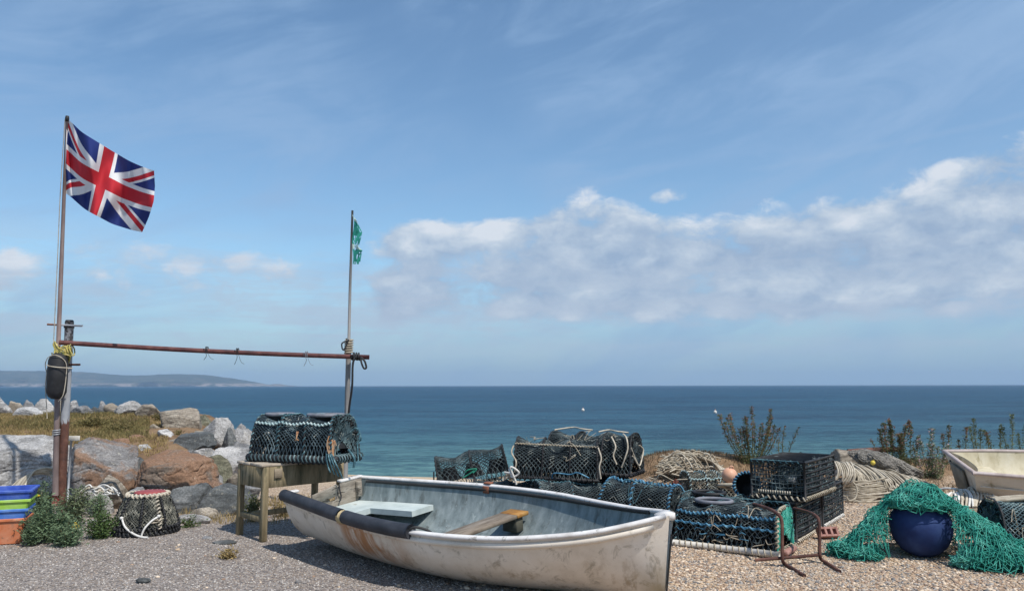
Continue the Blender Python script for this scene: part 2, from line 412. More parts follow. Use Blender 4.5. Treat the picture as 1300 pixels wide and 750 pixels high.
# --- loose shingle stones lying on the surface
def stones(name, n, xr, yr, smin, smax, mats, seed, dens=None):
    rg = np.random.default_rng(seed)
    x = rg.uniform(*xr, n); y = yr[0] + (yr[1] - yr[0]) * rg.uniform(0, 1, n) ** 1.3
    if dens is not None: k = rg.uniform(0, 1, n) < dens(x, y); x, y = x[k], y[k]
    n = len(x); z = terrain(x, y)
    ph = (1 + 5 ** .5) / 2
    V = np.array([(-1, ph, 0), (1, ph, 0), (-1, -ph, 0), (1, -ph, 0), (0, -1, ph), (0, 1, ph), (0, -1, -ph), (0, 1, -ph), (ph, 0, -1), (ph, 0, 1), (-ph, 0, -1), (-ph, 0, 1)]) / 1.9
    Fc = np.array([(0, 11, 5), (0, 5, 1), (0, 1, 7), (0, 7, 10), (0, 10, 11), (1, 5, 9), (5, 11, 4), (11, 10, 2), (10, 7, 6), (7, 1, 8), (3, 9, 4), (3, 4, 2), (3, 2, 6), (3, 6, 8), (3, 8, 9), (4, 9, 5), (2, 4, 11), (6, 2, 10), (8, 6, 7), (9, 8, 1)])
    s = smin + (smax - smin) * rg.uniform(0, 1, n) ** 2.2
    a = rg.uniform(0, 6.28, n); ca, sa = np.cos(a)[:, None], np.sin(a)[:, None]
    D = V[None] * rg.uniform(.72, 1.2, (n, 12, 1)) * np.stack([s * rg.uniform(.8, 1.35, n), s * rg.uniform(.7, 1, n), s * rg.uniform(.4, .75, n)], -1)[:, None, :]
    Q = np.stack([D[..., 0] * ca - D[..., 1] * sa + x[:, None], D[..., 0] * sa + D[..., 1] * ca + y[:, None], D[..., 2] + z[:, None] + s[:, None] * .12], -1)
    mbs = MB(); k = len(mats); idx = rg.integers(0, k, n)
    for i in range(k):
        q = Q[idx == i]; kk = len(q)
        mbs.add(q.reshape(-1, 3), [(np.arange(kk)[:, None, None] * 12 + Fc[None]).reshape(-1, 3)], i)
    return tag(mbs.build(name, mats), kind='stuff')
pm = [M('stone_' + a, c, 30, .8, spec=.3) for a, c in (('cream', (.68, .55, .42)), ('tan', (.51, .38, .26)), ('brown', (.31, .21, .15)), ('grey', (.36, .325, .29)), ('slate', (.17, .16, .155)), ('rust', (.43, .30, .20)))]
stones('shingle', 95000, (-.6, 6.6), (5.3, 12.0), .005, .019, pm, 5, lambda x, y: sst(-.6, .9, x) * sst(13, 8, y) * .9 + .1)
stones('loose_cobbles', 900, (-6.4, 6.4), (5.3, 12.0), .014, .034, pm, 9, lambda x, y: .25 + .75 * sst(-.2, 1.2, x))
pg = [M('grit_' + a, c, 30, .85, spec=.3) for a, c in (('grey', (.30, .265, .24)), ('dark', (.15, .135, .128)), ('pale', (.50, .46, .42)), ('tan', (.35, .285, .23)))]
stones('gravel', 60000, (-6.6, .6), (5.1, 10.6), .004, .012, pg, 6, lambda x, y: sst(.6, -.5, x) * sst(11, 8, y) * .9 + .1)

# ================================================================== sea
SEA = -1.7
mb = MB(); xs = np.linspace(-5300, 5300, 9); ys = np.array([14, 40, 120, 400, 1500, 6600.])
X, Y = np.meshgrid(xs, ys, indexing='ij'); mb.grid(np.stack([X, Y, np.full_like(X, SEA)], -1))
m, t, N, L, B = nt('sea_water')
pos = coords(N, L, True); sp = N.new('ShaderNodeSeparateXYZ'); L.new(pos, sp.inputs[0])
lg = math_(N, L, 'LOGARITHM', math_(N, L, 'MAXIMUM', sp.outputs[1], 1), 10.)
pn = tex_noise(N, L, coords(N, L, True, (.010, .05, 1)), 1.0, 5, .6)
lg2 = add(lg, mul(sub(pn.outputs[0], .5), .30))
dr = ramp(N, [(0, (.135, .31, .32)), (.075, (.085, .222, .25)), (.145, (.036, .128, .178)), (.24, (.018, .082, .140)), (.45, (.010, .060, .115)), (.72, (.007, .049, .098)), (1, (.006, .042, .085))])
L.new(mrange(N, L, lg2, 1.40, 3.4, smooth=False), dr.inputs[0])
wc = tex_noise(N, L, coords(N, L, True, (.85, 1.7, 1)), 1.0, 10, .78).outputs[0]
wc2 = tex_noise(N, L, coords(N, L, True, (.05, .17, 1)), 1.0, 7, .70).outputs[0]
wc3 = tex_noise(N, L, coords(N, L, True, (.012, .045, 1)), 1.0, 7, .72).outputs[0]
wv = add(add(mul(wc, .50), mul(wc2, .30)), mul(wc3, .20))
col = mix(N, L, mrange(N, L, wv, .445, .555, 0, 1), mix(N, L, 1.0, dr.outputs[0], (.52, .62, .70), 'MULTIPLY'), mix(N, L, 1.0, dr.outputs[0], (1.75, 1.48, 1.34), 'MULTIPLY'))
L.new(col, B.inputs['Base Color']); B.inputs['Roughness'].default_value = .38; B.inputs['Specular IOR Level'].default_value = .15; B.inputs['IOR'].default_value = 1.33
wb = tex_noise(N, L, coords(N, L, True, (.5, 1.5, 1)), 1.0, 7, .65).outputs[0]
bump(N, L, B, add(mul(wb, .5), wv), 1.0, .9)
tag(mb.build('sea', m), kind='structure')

# ================================================================== far headland
mb = MB(); HD = 4600.
prof = [(-520, 466), (-300, 464), (-120, 466), (0, 467.5), (40, 468), (80, 469.5), (115, 472.5), (150, 474), (172, 473), (205, 472), (235, 473), (258, 475.5), (280, 479), (300, 483), (314, 486), (322, 487.2), (330, 486.2), (338, 485), (346, 487.3), (352, 488.5)]
pxs = np.linspace(-520, 352, 330); py = np.interp(pxs, [p[0] for p in prof], [p[1] for p in prof])
rows = []
for k, (fr, dy) in enumerate([(-.02, -60), (.12, -52), (.34, -40), (.42, -10), (.62, 60), (.82, 140), (.95, 210), (1.0, 260), (.9, 380), (.5, 560), (0, 700)]):
    r = []
    for px_, py_ in zip(pxs, py):
        h = max(0, (488.8 - py_)) * HD / 1000
        x = (px_ - 650) / 1000 * HD
        wob = mnoise.noise(Vector((x * .006, k * .9, 1.7))); w2 = mnoise.noise(Vector((x * .02, k * .7, 5.7)))
        r.append((x + dy * .1 * wob, HD + dy + 55 * wob * min(1, h / 30), SEA - 1 + h * fr * (1 + .10 * w2 * (fr < .98)) + (2.0 * w2 if fr > .3 and h > 10 else 0)))
    rows.append(r)
mb.grid(np.array(rows).transpose(1, 0, 2))
m, t, N, L, B = nt('headland_fields'); pos = coords(N, L, True)
sp = N.new('ShaderNodeSeparateXYZ'); L.new(pos, sp.inputs[0])
fv = N.new('ShaderNodeTexVoronoi'); fv.inputs['Scale'].default_value = 1.0; L.new(coords(N, L, True, (.008, .012, .03)), fv.inputs['Vector'])
fs = N.new('ShaderNodeSeparateColor'); L.new(fv.outputs['Color'], fs.inputs[0])
fr = ramp(N, [(0, (.025, .036, .022)), (.35, (.035, .045, .026)), (.6, (.055, .058, .035)), (.85, (.09, .08, .05))], 'CONSTANT'); L.new(fs.outputs[0], fr.inputs[0])
nn = tex_noise(N, L, coords(N, L, True, (.02, .02, .05)), 1.0, 6, .7)
col = mix(N, L, mrange(N, L, nn.outputs[0], .42, .58), fr.outputs[0], (.018, .03, .016))
cl = mul(mrange(N, L, sp.outputs[2], 24, 8), mrange(N, L, nn.outputs[0], .40, .56))
col = mix(N, L, cl, col, (.26, .215, .19)); L.new(col, B.inputs['Base Color']); B.inputs['Roughness'].default_value = .95
tag(mb.build('headland', m), kind='structure')

# ================================================================== sea air
mb = MB(); mb.box((0, 3480, 51), (10900, 7160, 122))
m = bpy.data.materials.new('sea_haze'); m.use_nodes = True; t = m.node_tree; t.nodes.clear()
o_ = t.nodes.new('ShaderNodeOutputMaterial'); pv = t.nodes.new('ShaderNodeVolumePrincipled')
pv.inputs['Color'].default_value = (.50, .70, .95, 1); pv.inputs['Density'].default_value = 1.5e-4; pv.inputs['Anisotropy'].default_value = 0.0
t.links.new(pv.outputs[0], o_.inputs['Volume'])
tag(mb.build('haze', m, smooth=False), kind='stuff')

# ================================================================== boulders
def rock_mat(name, a, b, c, stain=None, stain_lo=.52, lich=True):
    m, t, N, L, B = nt(name)
    v = coords(N, L, False, (1, 1, 1), per_obj=True)
    n = tex_noise(N, L, v, 2.6, 9, .68, .4); r = ramp(N, [(.32, a), (.5, b), (.66, c)]); L.new(n.outputs[0], r.inputs[0]); col = r.outputs[0]
    s2 = tex_noise(N, L, coords(N, L, False, (1, 1.2, 5), (.5, .35, .2), per_obj=True), 2.0, 8, .65, .8)
    col = mix(N, L, mrange(N, L, s2.outputs[0], .49, .57, 0, .85), col, tuple(x * .55 for x in b))
    if stain:
        s3 = tex_noise(N, L, v, 1.5, 8, .7, .6); col = mix(N, L, mrange(N, L, s3.outputs[0], stain_lo - .05, stain_lo + .06, 0, .85), col, stain)
    if lich:
        s4 = tex_noise(N, L, v, 13, 6, .7); col = mix(N, L, mrange(N, L, s4.outputs[0], .60, .68, 0, .55), col, (.48, .45, .37))
    fine = tex_noise(N, L, v, 42, 5, .75); col = mix(N, L, mrange(N, L, fine.outputs[0], .35, .65), mix(N, L, 1.0, col, (.52, .51, .50), 'MULTIPLY'), col)
    L.new(col, B.inputs['Base Color']); B.inputs['Roughness'].default_value = .88; B.inputs['Specular IOR Level'].default_value = .25
    h = add(mul(n.outputs[0], 1.0), add(mul(s2.outputs[0], .8), mul(fine.outputs[0], .22)))
    b = N.new('ShaderNodeBump'); b.inputs['Strength'].default_value = .9; b.inputs['Distance'].default_value = .10
    L.new(h, b.inputs['Height']); L.new(b.outputs[0], B.inputs['Normal']); return m
RM = dict(
    pale=rock_mat('pale_limestone', (.28, .27, .265), (.44, .43, .42), (.58, .56, .54)),
    white=rock_mat('white_limestone', (.42, .41, .40), (.56, .55, .54), (.66, .64, .62)),
    grey=rock_mat('grey_limestone', (.15, .155, .16), (.27, .27, .275), (.40, .39, .385)),
    dark=rock_mat('dark_limestone', (.075, .082, .085), (.13, .138, .14), (.22, .225, .225)),
    rust=rock_mat('rusty_boulder', (.16, .155, .155), (.27, .26, .255), (.38, .36, .34), (.26, .15, .09), .49),
    brown=rock_mat('brown_boulder', (.13, .105, .09), (.245, .19, .15), (.34, .27, .22), (.29, .165, .10), .47),
    tan=rock_mat('tan_boulder', (.22, .185, .145), (.36, .31, .25), (.46, .41, .34)),
    moss=rock_mat('mossy_boulder', (.10, .10, .07), (.20, .195, .135), (.33, .30, .22)))
import bmesh
def ico(sub):
    bm = bmesh.new(); bmesh.ops.create_icosphere(bm, subdivisions=sub, radius=1)
    v = np.array([tuple(x.co) for x in bm.verts]); f = np.array([[w.index for w in x.verts] for x in bm.faces]); bm.free(); return v, f
ICO = {k: ico(k) for k in (3, 4, 5, 6)}
def boulder_geo(seed, rx, ry, rz, roll=0., sub=4, cuts=19, flat=.62, planes=()):
    rg = np.random.default_rng(seed); v, f = ICO[sub]
    nn = rg.normal(0, 1, (cuts, 3)); nn /= np.linalg.norm(nn, axis=1)[:, None]; dd = rg.uniform(flat, .92, cuts)
    if planes:
        pn = np.array([p[:3] for p in planes], float); pn /= np.linalg.norm(pn, axis=1)[:, None]; nn = np.vstack([nn[:9], pn]); dd = np.concatenate([np.maximum(dd[:9], .72), [p[3] for p in planes]])
    dot = v @ nn.T; rad = np.where(dot > .08, dd[None] / np.maximum(dot, .08), 9).min(1); rad = np.minimum(rad, 1.12)
    off = rg.uniform(-50, 50, 3)
    wob = np.array([mnoise.fractal(Vector(p * 1.7 + off), 1.0, 2.0, 4) for p in v]); wob2 = np.array([mnoise.noise(Vector(p * 6 + off)) for p in v])
    rid = np.array([1 - abs(mnoise.noise(Vector(p * 2.6 + off + Vector((9, 3, 1))))) * 2 for p in v]); crack = np.clip(rid - .82, 0, 1)
    fin = np.array([mnoise.fractal(Vector(p * 9 + off), .9, 2.1, 3) for p in v]) if sub > 4 else 0
    q = v * (rad * (1 + .05 * wob + .03 * wob2 - .28 * crack + .012 * fin))[:, None]
    zn = np.clip((q[:, 2] + 1) / 2, 0, 1.1); tp = rg.uniform(.12, .42) * (not planes); sh_x = rg.uniform(-.18, .18) * (not planes); q[:, 0] = q[:, 0] * (1 - tp * zn) + sh_x * zn
    lo, hi = q.min(0), q.max(0); q = (q - (lo + hi) / 2) / ((hi - lo) / 2) * np.array([rx, ry, rz])
    if roll:
        c, s = math.cos(roll), math.sin(roll); q = np.stack([q[:, 0] * c + q[:, 2] * s, q[:, 1], -q[:, 0] * s + q[:, 2] * c], -1)
    return q, f
def boulder(cx, cy, w, h, D, tone, label, seed, group='boulders of the sea defence', roll=0., deep=1.0, sub=4, flat=.62, name='boulder', sink=True, planes=()):
    c = P(cx, cy, D); rx = w / 2 * D / F; rz = h / 2 * D / F; ry = (rx + rz) / 2 * deep
    top = c.z + rz; bot = c.z - rz; g = T(c.x, c.y)
    if sink and g - .12 < bot: bot = max(g - .12, bot - 1.0)
    cz = (top + bot) / 2; rz2 = (top - bot) / 2 if not roll else rz
    q, f = boulder_geo(seed, rx, ry, rz2, R(roll), sub, flat=flat, planes=planes)
    if roll:
        lo, hi = q.min(0), q.max(0); q[:, 0] *= 2 * rx / (hi[0] - lo[0]); q[:, 2] *= 2 * rz2 / (hi[2] - lo[2])
    mb = MB(); mb.add(q, [f]); o = mb.build(name, RM[tone]); o.location = (c.x, c.y, cz)
    return tag(o, label, 'rock', group)
far = 'pale rocks along the top of the bank'
BL = [
 (-2, 513, 34, 28, 18.4, 'pale', 'pale rock cut off by the photo edge at the end of the top row', far),
 (19, 514, 17, 13, 18.8, 'tan', 'small tan rock second from the left end of the top row', far),
 (38, 511, 20, 10, 19.0, 'grey', 'low grey rock behind the flat white slab in the top row', far),
 (37, 520, 37, 10, 17.4, 'white', 'flat white slab lying on the grass in front of the top row', far),
 (57, 513, 26, 17, 18.4, 'pale', 'pale rounded rock just left of the black fender in the top row', far),
 (78, 514, 20, 16, 18.6, 'tan', 'rock half hidden behind the two poles in the top row', far),
 (93, 514, 13, 15, 18.6, 'pale', 'narrow pale rock just right of the steel post in the top row', far),
 (104, 521, 30, 15, 17.6, 'grey', 'broad dark grey rock right of the steel post on the grass', far),
 (123, 522, 19, 14, 17.8, 'dark', 'dark rock with a black hollow right of the broad dark grey one', far),
 (131, 516, 14, 17, 18.4, 'pale', 'upright pale rock behind the dark hollow one in the top row', far),
 (143, 518, 18, 15, 18.0, 'tan', 'tan rock between the upright pale one and the large peaked one', far),
 (163, 517, 34, 19, 17.6, 'pale', 'large peaked pale rock, highest of the top row', far),
 (188, 521, 28, 18, 17.0, 'tan', 'cream rock at the right end of the top row beside a green tuft', far),
 (231, 537, 56, 40, 15.2, 'tan', 'large smooth tan rock sloping right behind the dry grass bank', None),
 (254, 541, 40, 32, 16.0, 'moss', 'brownish rock tucked behind the large smooth tan one', None),
 (211, 550, 21, 16, 13.6, 'white', 'small bright white rock on the dry brown earth', None),
 (240, 566, 62, 36, 13.0, 'dark', 'dark grey green rock with a level top, widest on the right of the bank', None),
 (275, 551, 42, 44, 14.2, 'pale', 'pale rock with a cracked dark side above the dark grey green one', None),
 (283, 539, 16, 16, 15.6, 'moss', 'little mossy rock on the skyline against the sea', None),
 (293, 560, 30, 36, 13.9, 'dark', 'dark wedge shaped rock between two pale ones near the sea', None),
 (307, 552, 34, 30, 15.0, 'pale', 'pale rock nearest the pot on the table, against the sea', None),
 (183, 575, 34, 24, 12.6, 'white', 'white domed rock with a dark hollow under it, on the earth bank', None),
 (205, 570, 18, 20, 12.9, 'brown', 'small brown rock beside the white domed one', None),
 (292, 590, 54, 54, 12.4, 'pale', 'pale grey slab with a shadowed left face just left of the table', None),
 (266, 600, 56, 52, 12.0, 'moss', 'mossy slab leaning right between the rusty boulder and the pale slab', None),
 (133, 592, 102, 74, 11.2, 'rust', 'huge grey boulder with rust coloured right side behind the round pot', None),
 (226, 607, 98, 70, 11.0, 'brown', 'huge reddish brown boulder right of the grey rust sided one', None),
 (22, 590, 152, 76, 11.4, 'pale', 'huge pale grey boulder at the left edge behind the fish boxes', None),
 (118, 640, 62, 40, 10.3, 'pale', 'low pale rock with a white rope lying over it behind the weeds', None),
 (238, 636, 60, 46, 10.5, 'dark', 'dark grey rock under the reddish brown boulder', None),
 (290, 643, 72, 56, 10.3, 'dark', 'low dark rock just left of the table legs', None),
 (264, 614, 40, 40, 11.4, 'grey', 'grey rock between the reddish brown boulder and the low dark rock', None),
 (246, 660, 52, 16, 9.6, 'pale', 'flat pale rock at the edge of the gravel right of the round pot', None),
 (128, 664, 30, 14, 9.3, 'white', 'small white rock among the weeds left of the round pot', None),
 (312, 628, 40, 34, 11.2, 'grey', 'grey rock seen between the table legs', None),
 (1078, 583, 44, 26, 12.4, 'tan', 'rounded tan rock on the bank right of the stacked cage pots', 'rocks on the right bank'),
 (1052, 588, 30, 22, 12.3, 'grey', 'grey rock half behind the stacked cage pots', 'rocks on the right bank'),
 (1100, 580, 36, 20, 12.9, 'grey', 'grey lumpy rock behind the yellow float on the bank', 'rocks on the right bank'),
 (930, 588, 34, 18, 12.6, 'brown', 'low brown rock at the foot of the reddish dock plant', 'rocks on the right bank'),
 (153, 563, 28, 16, 12.7, 'brown', 'reddish stone at the crest of the huge grey rust sided boulder', None),
 (262, 655, 40, 24, 9.9, 'tan', 'tan rock at the gravel edge between the round pot and the table', None),
 (268, 628, 44, 40, 10.9, 'rust', 'rust streaked rock right of the foot of the reddish brown boulder', None),
 (250, 612, 26, 24, 11.6, 'dark', 'dark wedge of rock behind the mossy slab foot', None),
 (300, 617, 44, 36, 11.5, 'tan', 'tan rock directly behind the left table legs', None),
 (222, 566, 24, 20, 13.0, 'tan', 'tan rock left of the level topped dark grey green rock', None),
 (258, 580, 34, 24, 12.6, 'pale', 'pale rock under the right end of the dark grey green one', None),
 (328, 576, 30, 30, 14.4, 'tan', 'tan rock seen past the left end of the table top', None),
 (222, 528, 20, 14, 16.6, 'grey', 'grey rock behind the large smooth tan one, right of the green tuft', None),
 (140, 618, 40, 30, 10.6, 'tan', 'tan rock in front of the foot of the huge grey rust sided boulder', None),
 (176, 632, 40, 30, 10.4, 'grey', 'grey rock behind the left side of the round pot', None),
 (254, 556, 26, 20, 13.9, 'tan', 'tan rock behind the level topped dark grey green rock', None),
 (318, 560, 26, 30, 15.6, 'grey', 'grey rock just behind the left end of the pot on the table', None),
 (303, 575, 30, 30, 13.4, 'grey', 'grey rock under the dark wedge shaped one, left of the table', None),
 (318, 592, 36, 40, 12.9, 'tan', 'tan rock behind the left table leg', None),
 (244, 583, 30, 26, 12.4, 'grey', 'grey rock above the reddish brown boulder, below the dark grey green one', None),
 (213, 582, 24, 16, 12.4, 'pale', 'pale rock between the white domed one and the reddish brown boulder', None),
 (336, 606, 36, 34, 13.0, 'dark', 'dark rock seen under the left half of the table', None),
 (178, 596, 26, 34, 11.8, 'dark', 'dark rock in the gap between the two huge boulders', None),
 (100, 606, 30, 50, 11.9, 'grey', 'grey rock behind the steel post between the two huge boulders on the left', None),
 (256, 629, 34, 28, 10.9, 'brown', 'brown stone at the right foot of the reddish brown boulder', None),
 (210, 655, 30, 16, 9.9, 'pale', 'pale flat rock just behind the round pot', None),
 (160, 548, 20, 10, 14.2, 'brown', 'small brown stone poking out of the dry grass near the crest', None),
 (196, 541, 16, 8, 14.8, 'tan', 'little tan stone on the dry bank left of the large smooth tan rock', None),
 (172, 557, 22, 13, 13.2, 'brown', 'crumbling brown stone set in the earth above the white domed rock', None),
]
PL = {(133, 592): [(-.85, -.50, .10, .60), (.50, -.38, .78, .40), (.2, -.97, .1, .60), (-.35, -.35, .87, .74)],
      (226, 607): [(.05, -.35, .94, .62), (.1, -.99, .12, .60), (.9, -.35, .25, .74), (-.85, -.5, .2, .62)],
      (22, 590): [(.1, -.45, .89, .56), (.35, -.93, .1, .60), (.85, -.3, .42, .70)],
      (292, 590): [(-.82, -.56, .1, .34), (.5, -.55, .67, .46), (.3, -.95, 0, .62)],
      (240, 566): [(0, -.2, .98, .66), (.1, -.95, .3, .58), (-.8, -.3, .5, .66)],
      (231, 537): [(.35, -.35, .87, .52), (.2, -.97, .1, .60)],
      (275, 551): [(-.5, -.75, .43, .44), (.6, -.55, .58, .52)],
      (266, 600): [(.55, -.35, .76, .44), (-.35, -.92, .18, .50)],
      (293, 560): [(-.6, -.78, .18, .40), (.75, -.45, .48, .40)]}
RB = {15: 25, 24: 35, 23: -28, 19: 0}
for i, (cx, cy, w, h, D, tone, lab, gr) in enumerate(BL):
    boulder(cx, cy, w, h, D, tone, lab, 100 + i * 7, gr or 'boulders of the sea defence', roll=RB.get(i, 0), sub=6 if w > 80 else 5 if w > 26 else 4, flat=.50 if w > 44 else .55, planes=PL.get((cx, cy), ()))
# rocks of the seaward slope, partly seen between the ones above
# small loose stones by the table
for k, (px_, py_, w, h, tone, lab) in enumerate([(182, 736, 20, 5, 'dark', 'thin dark slate flake lying alone on the grey gravel'), (284, 688, 34, 7, 'dark', 'broken slate pieces lying left of the front table leg'), (262, 683, 16, 5, 'grey', 'small grey stone beside the broken slate by the table')]):
    g = G(px_, py_); D = g.y
    q, f = boulder_geo(900 + k, w / 2 * D / F, w / 2.4 * D / F, .018, 0, 3)
    mb = MB(); mb.add(q, [f]); o = mb.build('stone', RM[tone]); o.location = (g.x, g.y, .008); tag(o, lab, 'stone', 'loose stones on the gravel')

# ================================================================== grass, weeds
def leafmat(name, c, tr=.25):
    return M(name, [tuple(x * .6 for x in c), c, tuple(min(1, x * 1.5) for x in c)], 4, .7, trans=tr, spec=.25, world=True)
LM = dict(green=leafmat('weed_green', (.105, .165, .055)), silver=leafmat('weed_silver', (.15, .215, .12)), olive=leafmat('olive_leaf', (.11, .125, .05)),
          rust=leafmat('rusty_seed', (.27, .115, .065)), dry=leafmat('dry_straw', (.34, .25, .11)), grass=leafmat('grass_blade', (.185, .155, .06)), yellow=leafmat('yellow_flower', (.72, .50, .03)),
          stem=leafmat('plant_stem', (.15, .13, .06), 0), pink=leafmat('pale_flower', (.55, .40, .42)), straw=leafmat('dull_straw', (.155, .115, .07)), grey=leafmat('grey_leaf', (.165, .20, .11)))
def blades(name, n, xy, hmin, hmax, mat, seed, wd=.004):
    rg = np.random.default_rng(seed); x, y = xy(rg, n); n = len(x); z = terrain(x, y)
    h = rg.uniform(hmin, hmax, n); a = rg.uniform(0, 6.28, n); le = rg.uniform(.1, .9, n) * h
    wx, wy = np.cos(a) * wd, np.sin(a) * wd; b = rg.uniform(0, 6.28, n); lx, ly = np.cos(b) * le, np.sin(b) * le
    p0 = np.stack([x - wx, y - wy, z - .01], -1); p1 = np.stack([x + wx, y + wy, z - .01], -1)
    p2 = np.stack([x + lx * .4 + wx * .7, y + ly * .4 + wy * .7, z + h * .6], -1); p3 = np.stack([x + lx * .4 - wx * .7, y + ly * .4 - wy * .7, z + h * .6], -1)
    p4 = np.stack([x + lx, y + ly, z + h], -1)
    V = np.stack([p0, p1, p2, p3, p4], 1).reshape(-1, 3); i = np.arange(n)[:, None] * 5
    mb = MB(); mb.add(V, [i + np.array([[0, 1, 2, 3]]), i + np.array([[3, 2, 4]])]); return tag(mb.build(name, mat), kind='stuff')
def patch(xr, yr, thr, sc, off, lim=None):
    def f(rg, n):
        x = rg.uniform(*xr, n); y = rg.uniform(*yr, n)
        q = np.array([mnoise.noise(Vector((a * sc + off, b * sc, 0))) for a, b in zip(x, y)])
        k = (q + rg.normal(0, .12, n)) > thr
        if lim is not None: k &= lim(x, y)
        return x[k], y[k]
    return f
onm = lambda x, y: terrain(x, y) > .45
blades('grass', 46000, patch((-13, -5.6), (12.6, 18.2), .02, .55, 3, lambda x, y: onm(x, y) & (x < -6.2 + .2 * (y - 13)) & (x < -.455 * y)), .03, .10, LM['grass'], 1, .006)
blades('dry_grass', 70000, patch((-13, -4.6), (12.2, 18.2), -.30, .7, 30, lambda x, y: onm(x, y) & (x < -.43 * y)), .02, .07, LM['dry'], 2, .005)
blades('dry_grass_by_table', 3000, patch((-4.2, -2.2), (9.4, 11.5), -.05, 1.5, 8), .03, .12, LM['dry'], 3, .004)
def ridge(x, y): return np.abs(x - 2.75) < 2.2
blades('straw', 22000, patch((1.0, 7.5), (11.5, 13.7), -.2, 1.2, 12), .015, .06, LM['straw'], 4, .004)

def leaf_quads(mb, C_, size, rg, mi=0, up=.4, asp=.45):
    n = len(C_); d = rg.normal(0, 1, (n, 3)); d[:, 2] = np.abs(d[:, 2]) * up + .1; d /= np.linalg.norm(d, axis=1)[:, None]
    s = np.cross(d, rg.normal(0, 1, (n, 3))); s /= np.linalg.norm(s, axis=1)[:, None]
    L_ = size * rg.uniform(.6, 1.3, n)[:, None]; w = L_ * asp
    nrm = np.cross(d, s)
    V = np.stack([C_, C_ + d * L_ * .5 + s * w * .5 + nrm * L_ * .08, C_ + d * L_ - nrm * L_ * .12, C_ + d * L_ * .5 - s * w * .5 + nrm * L_ * .08], 1).reshape(-1, 3)
    i = np.arange(n)[:, None] * 4; mb.add(V, [i + np.array([[0, 1, 2, 3]])], mi)
def weed(px_, py_, wpx, hpx, label, seed, leaf='silver', n=1500, size=.035, flowers=0, asp=.32, group='weeds beside the gravel', kind='weed', depth=None):
    g = G(px_, py_) if depth is None else P(px_, py_, depth)
    if depth is not None: g.z = T(g.x, g.y)
    D = g.y; w = wpx / 2 * D / F; h = hpx * D / F; rg = np.random.default_rng(seed)
    r = thing(kind, label, 'plant', g, group=group); ms = MB(); ml = MB(); pts = []
    k = max(9, int(wpx / 4))
    for i in range(k):
        a = rg.uniform(0, 6.28); rr = rg.uniform(0, 1) ** .6; tipx = math.cos(a) * rr * w; tipy = math.sin(a) * rr * w * .7
        hh = h * rg.uniform(.55, 1.05) * (1 - .45 * rr * rr)
        p = spline([(tipx * .15, tipy * .15, 0), (tipx * .6, tipy * .6, hh * .55), (tipx, tipy, hh)], 5)
        ms.tube(p, np.linspace(.006, .003, len(p)), 4); pp = np.array([tuple(q) for q in p]); pts.append(pp)
        m_ = n // k; tt = rg.uniform(.12, 1, m_); c = np.stack([np.interp(tt, np.linspace(0, 1, len(pp)), pp[:, j]) for j in range(3)], -1)
        c += rg.normal(0, 1, c.shape) * np.array([.05, .05, .035]) * (w / .25) ** .5; c[:, 2] = np.maximum(c[:, 2], .005); leaf_quads(ml, c, size, rg, 0, asp=asp)
    ms.build('stem', LM['stem'], r); ml.build('foliage', LM[leaf], r)
    if flowers:
        mf = MB()
        for i in range(flowers):
            q = pts[int(rg.integers(len(pts)))][-1]
            mf.lathe([(0, .0), (.022, .008), (.03, .02), (.012, .03), (0, .03)], 8, c=tuple(q))
        mf.build('flower', LM['yellow'], r)
    return r
weed(66, 686, 62, 50, 'large bushy silver green weed on the gravel between the fish boxes and the flagpole', 1, n=3600, size=.040)
weed(52, 664, 44, 52, 'tall green weed behind the fish boxes with yellow flowers at its top', 2, n=2400, flowers=3, depth=9.6, size=.040)
weed(92, 668, 44, 52, 'grey green weed in front of the steel post foot', 3, n=2200, leaf='grey', size=.038)
weed(84, 691, 40, 30, 'low silver green weed spreading onto the gravel below the flagpole', 4, n=1700, size=.036)
weed(126, 682, 42, 34, 'dark green weed touching the left side of the round pot', 5, leaf='green', n=1800, size=.036)
weed(124, 656, 30, 30, 'small upright weed on the pale rock left of the round pot', 6, n=800, flowers=0, depth=9.9, size=.036)
weed(40, 690, 18, 24, 'low weed pressed against the right side of the fish boxes', 15, n=900, leaf='silver', size=.036)
weed(240, 668, 24, 14, 'low green sprig on the pale rock right of the round pot', 7, leaf='green', n=260)
weed(322, 655, 26, 48, 'straggly green weed seen between the table legs', 8, leaf='olive', n=420, size=.05, depth=9.6)
weed(360, 640, 34, 26, 'yellowing low weed behind the front table leg', 9, leaf='dry', n=520, depth=9.9)
weed(206, 530, 20, 8, 'green tuft on the bank beside the cream rock', 10, leaf='grass', n=500, depth=16.2, size=.06)
weed(288, 708, 24, 9, 'yellowish dry tuft growing from the gravel left of the boat', 11, leaf='dry', n=300)
weed(120, 535, 44, 12, 'bright green patch of leafy weed on the bank right of the post', 12, leaf='grass', n=900, depth=15.0, size=.06)
weed(148, 542, 36, 9, 'yellow green weed on the dry bank above the huge grey boulder', 13, leaf='grass', n=600, depth=14.2, size=.05)
weed(226, 553, 12, 7, 'tiny green sprig next to the small bright white rock', 14, leaf='grass', n=160, depth=13.8)

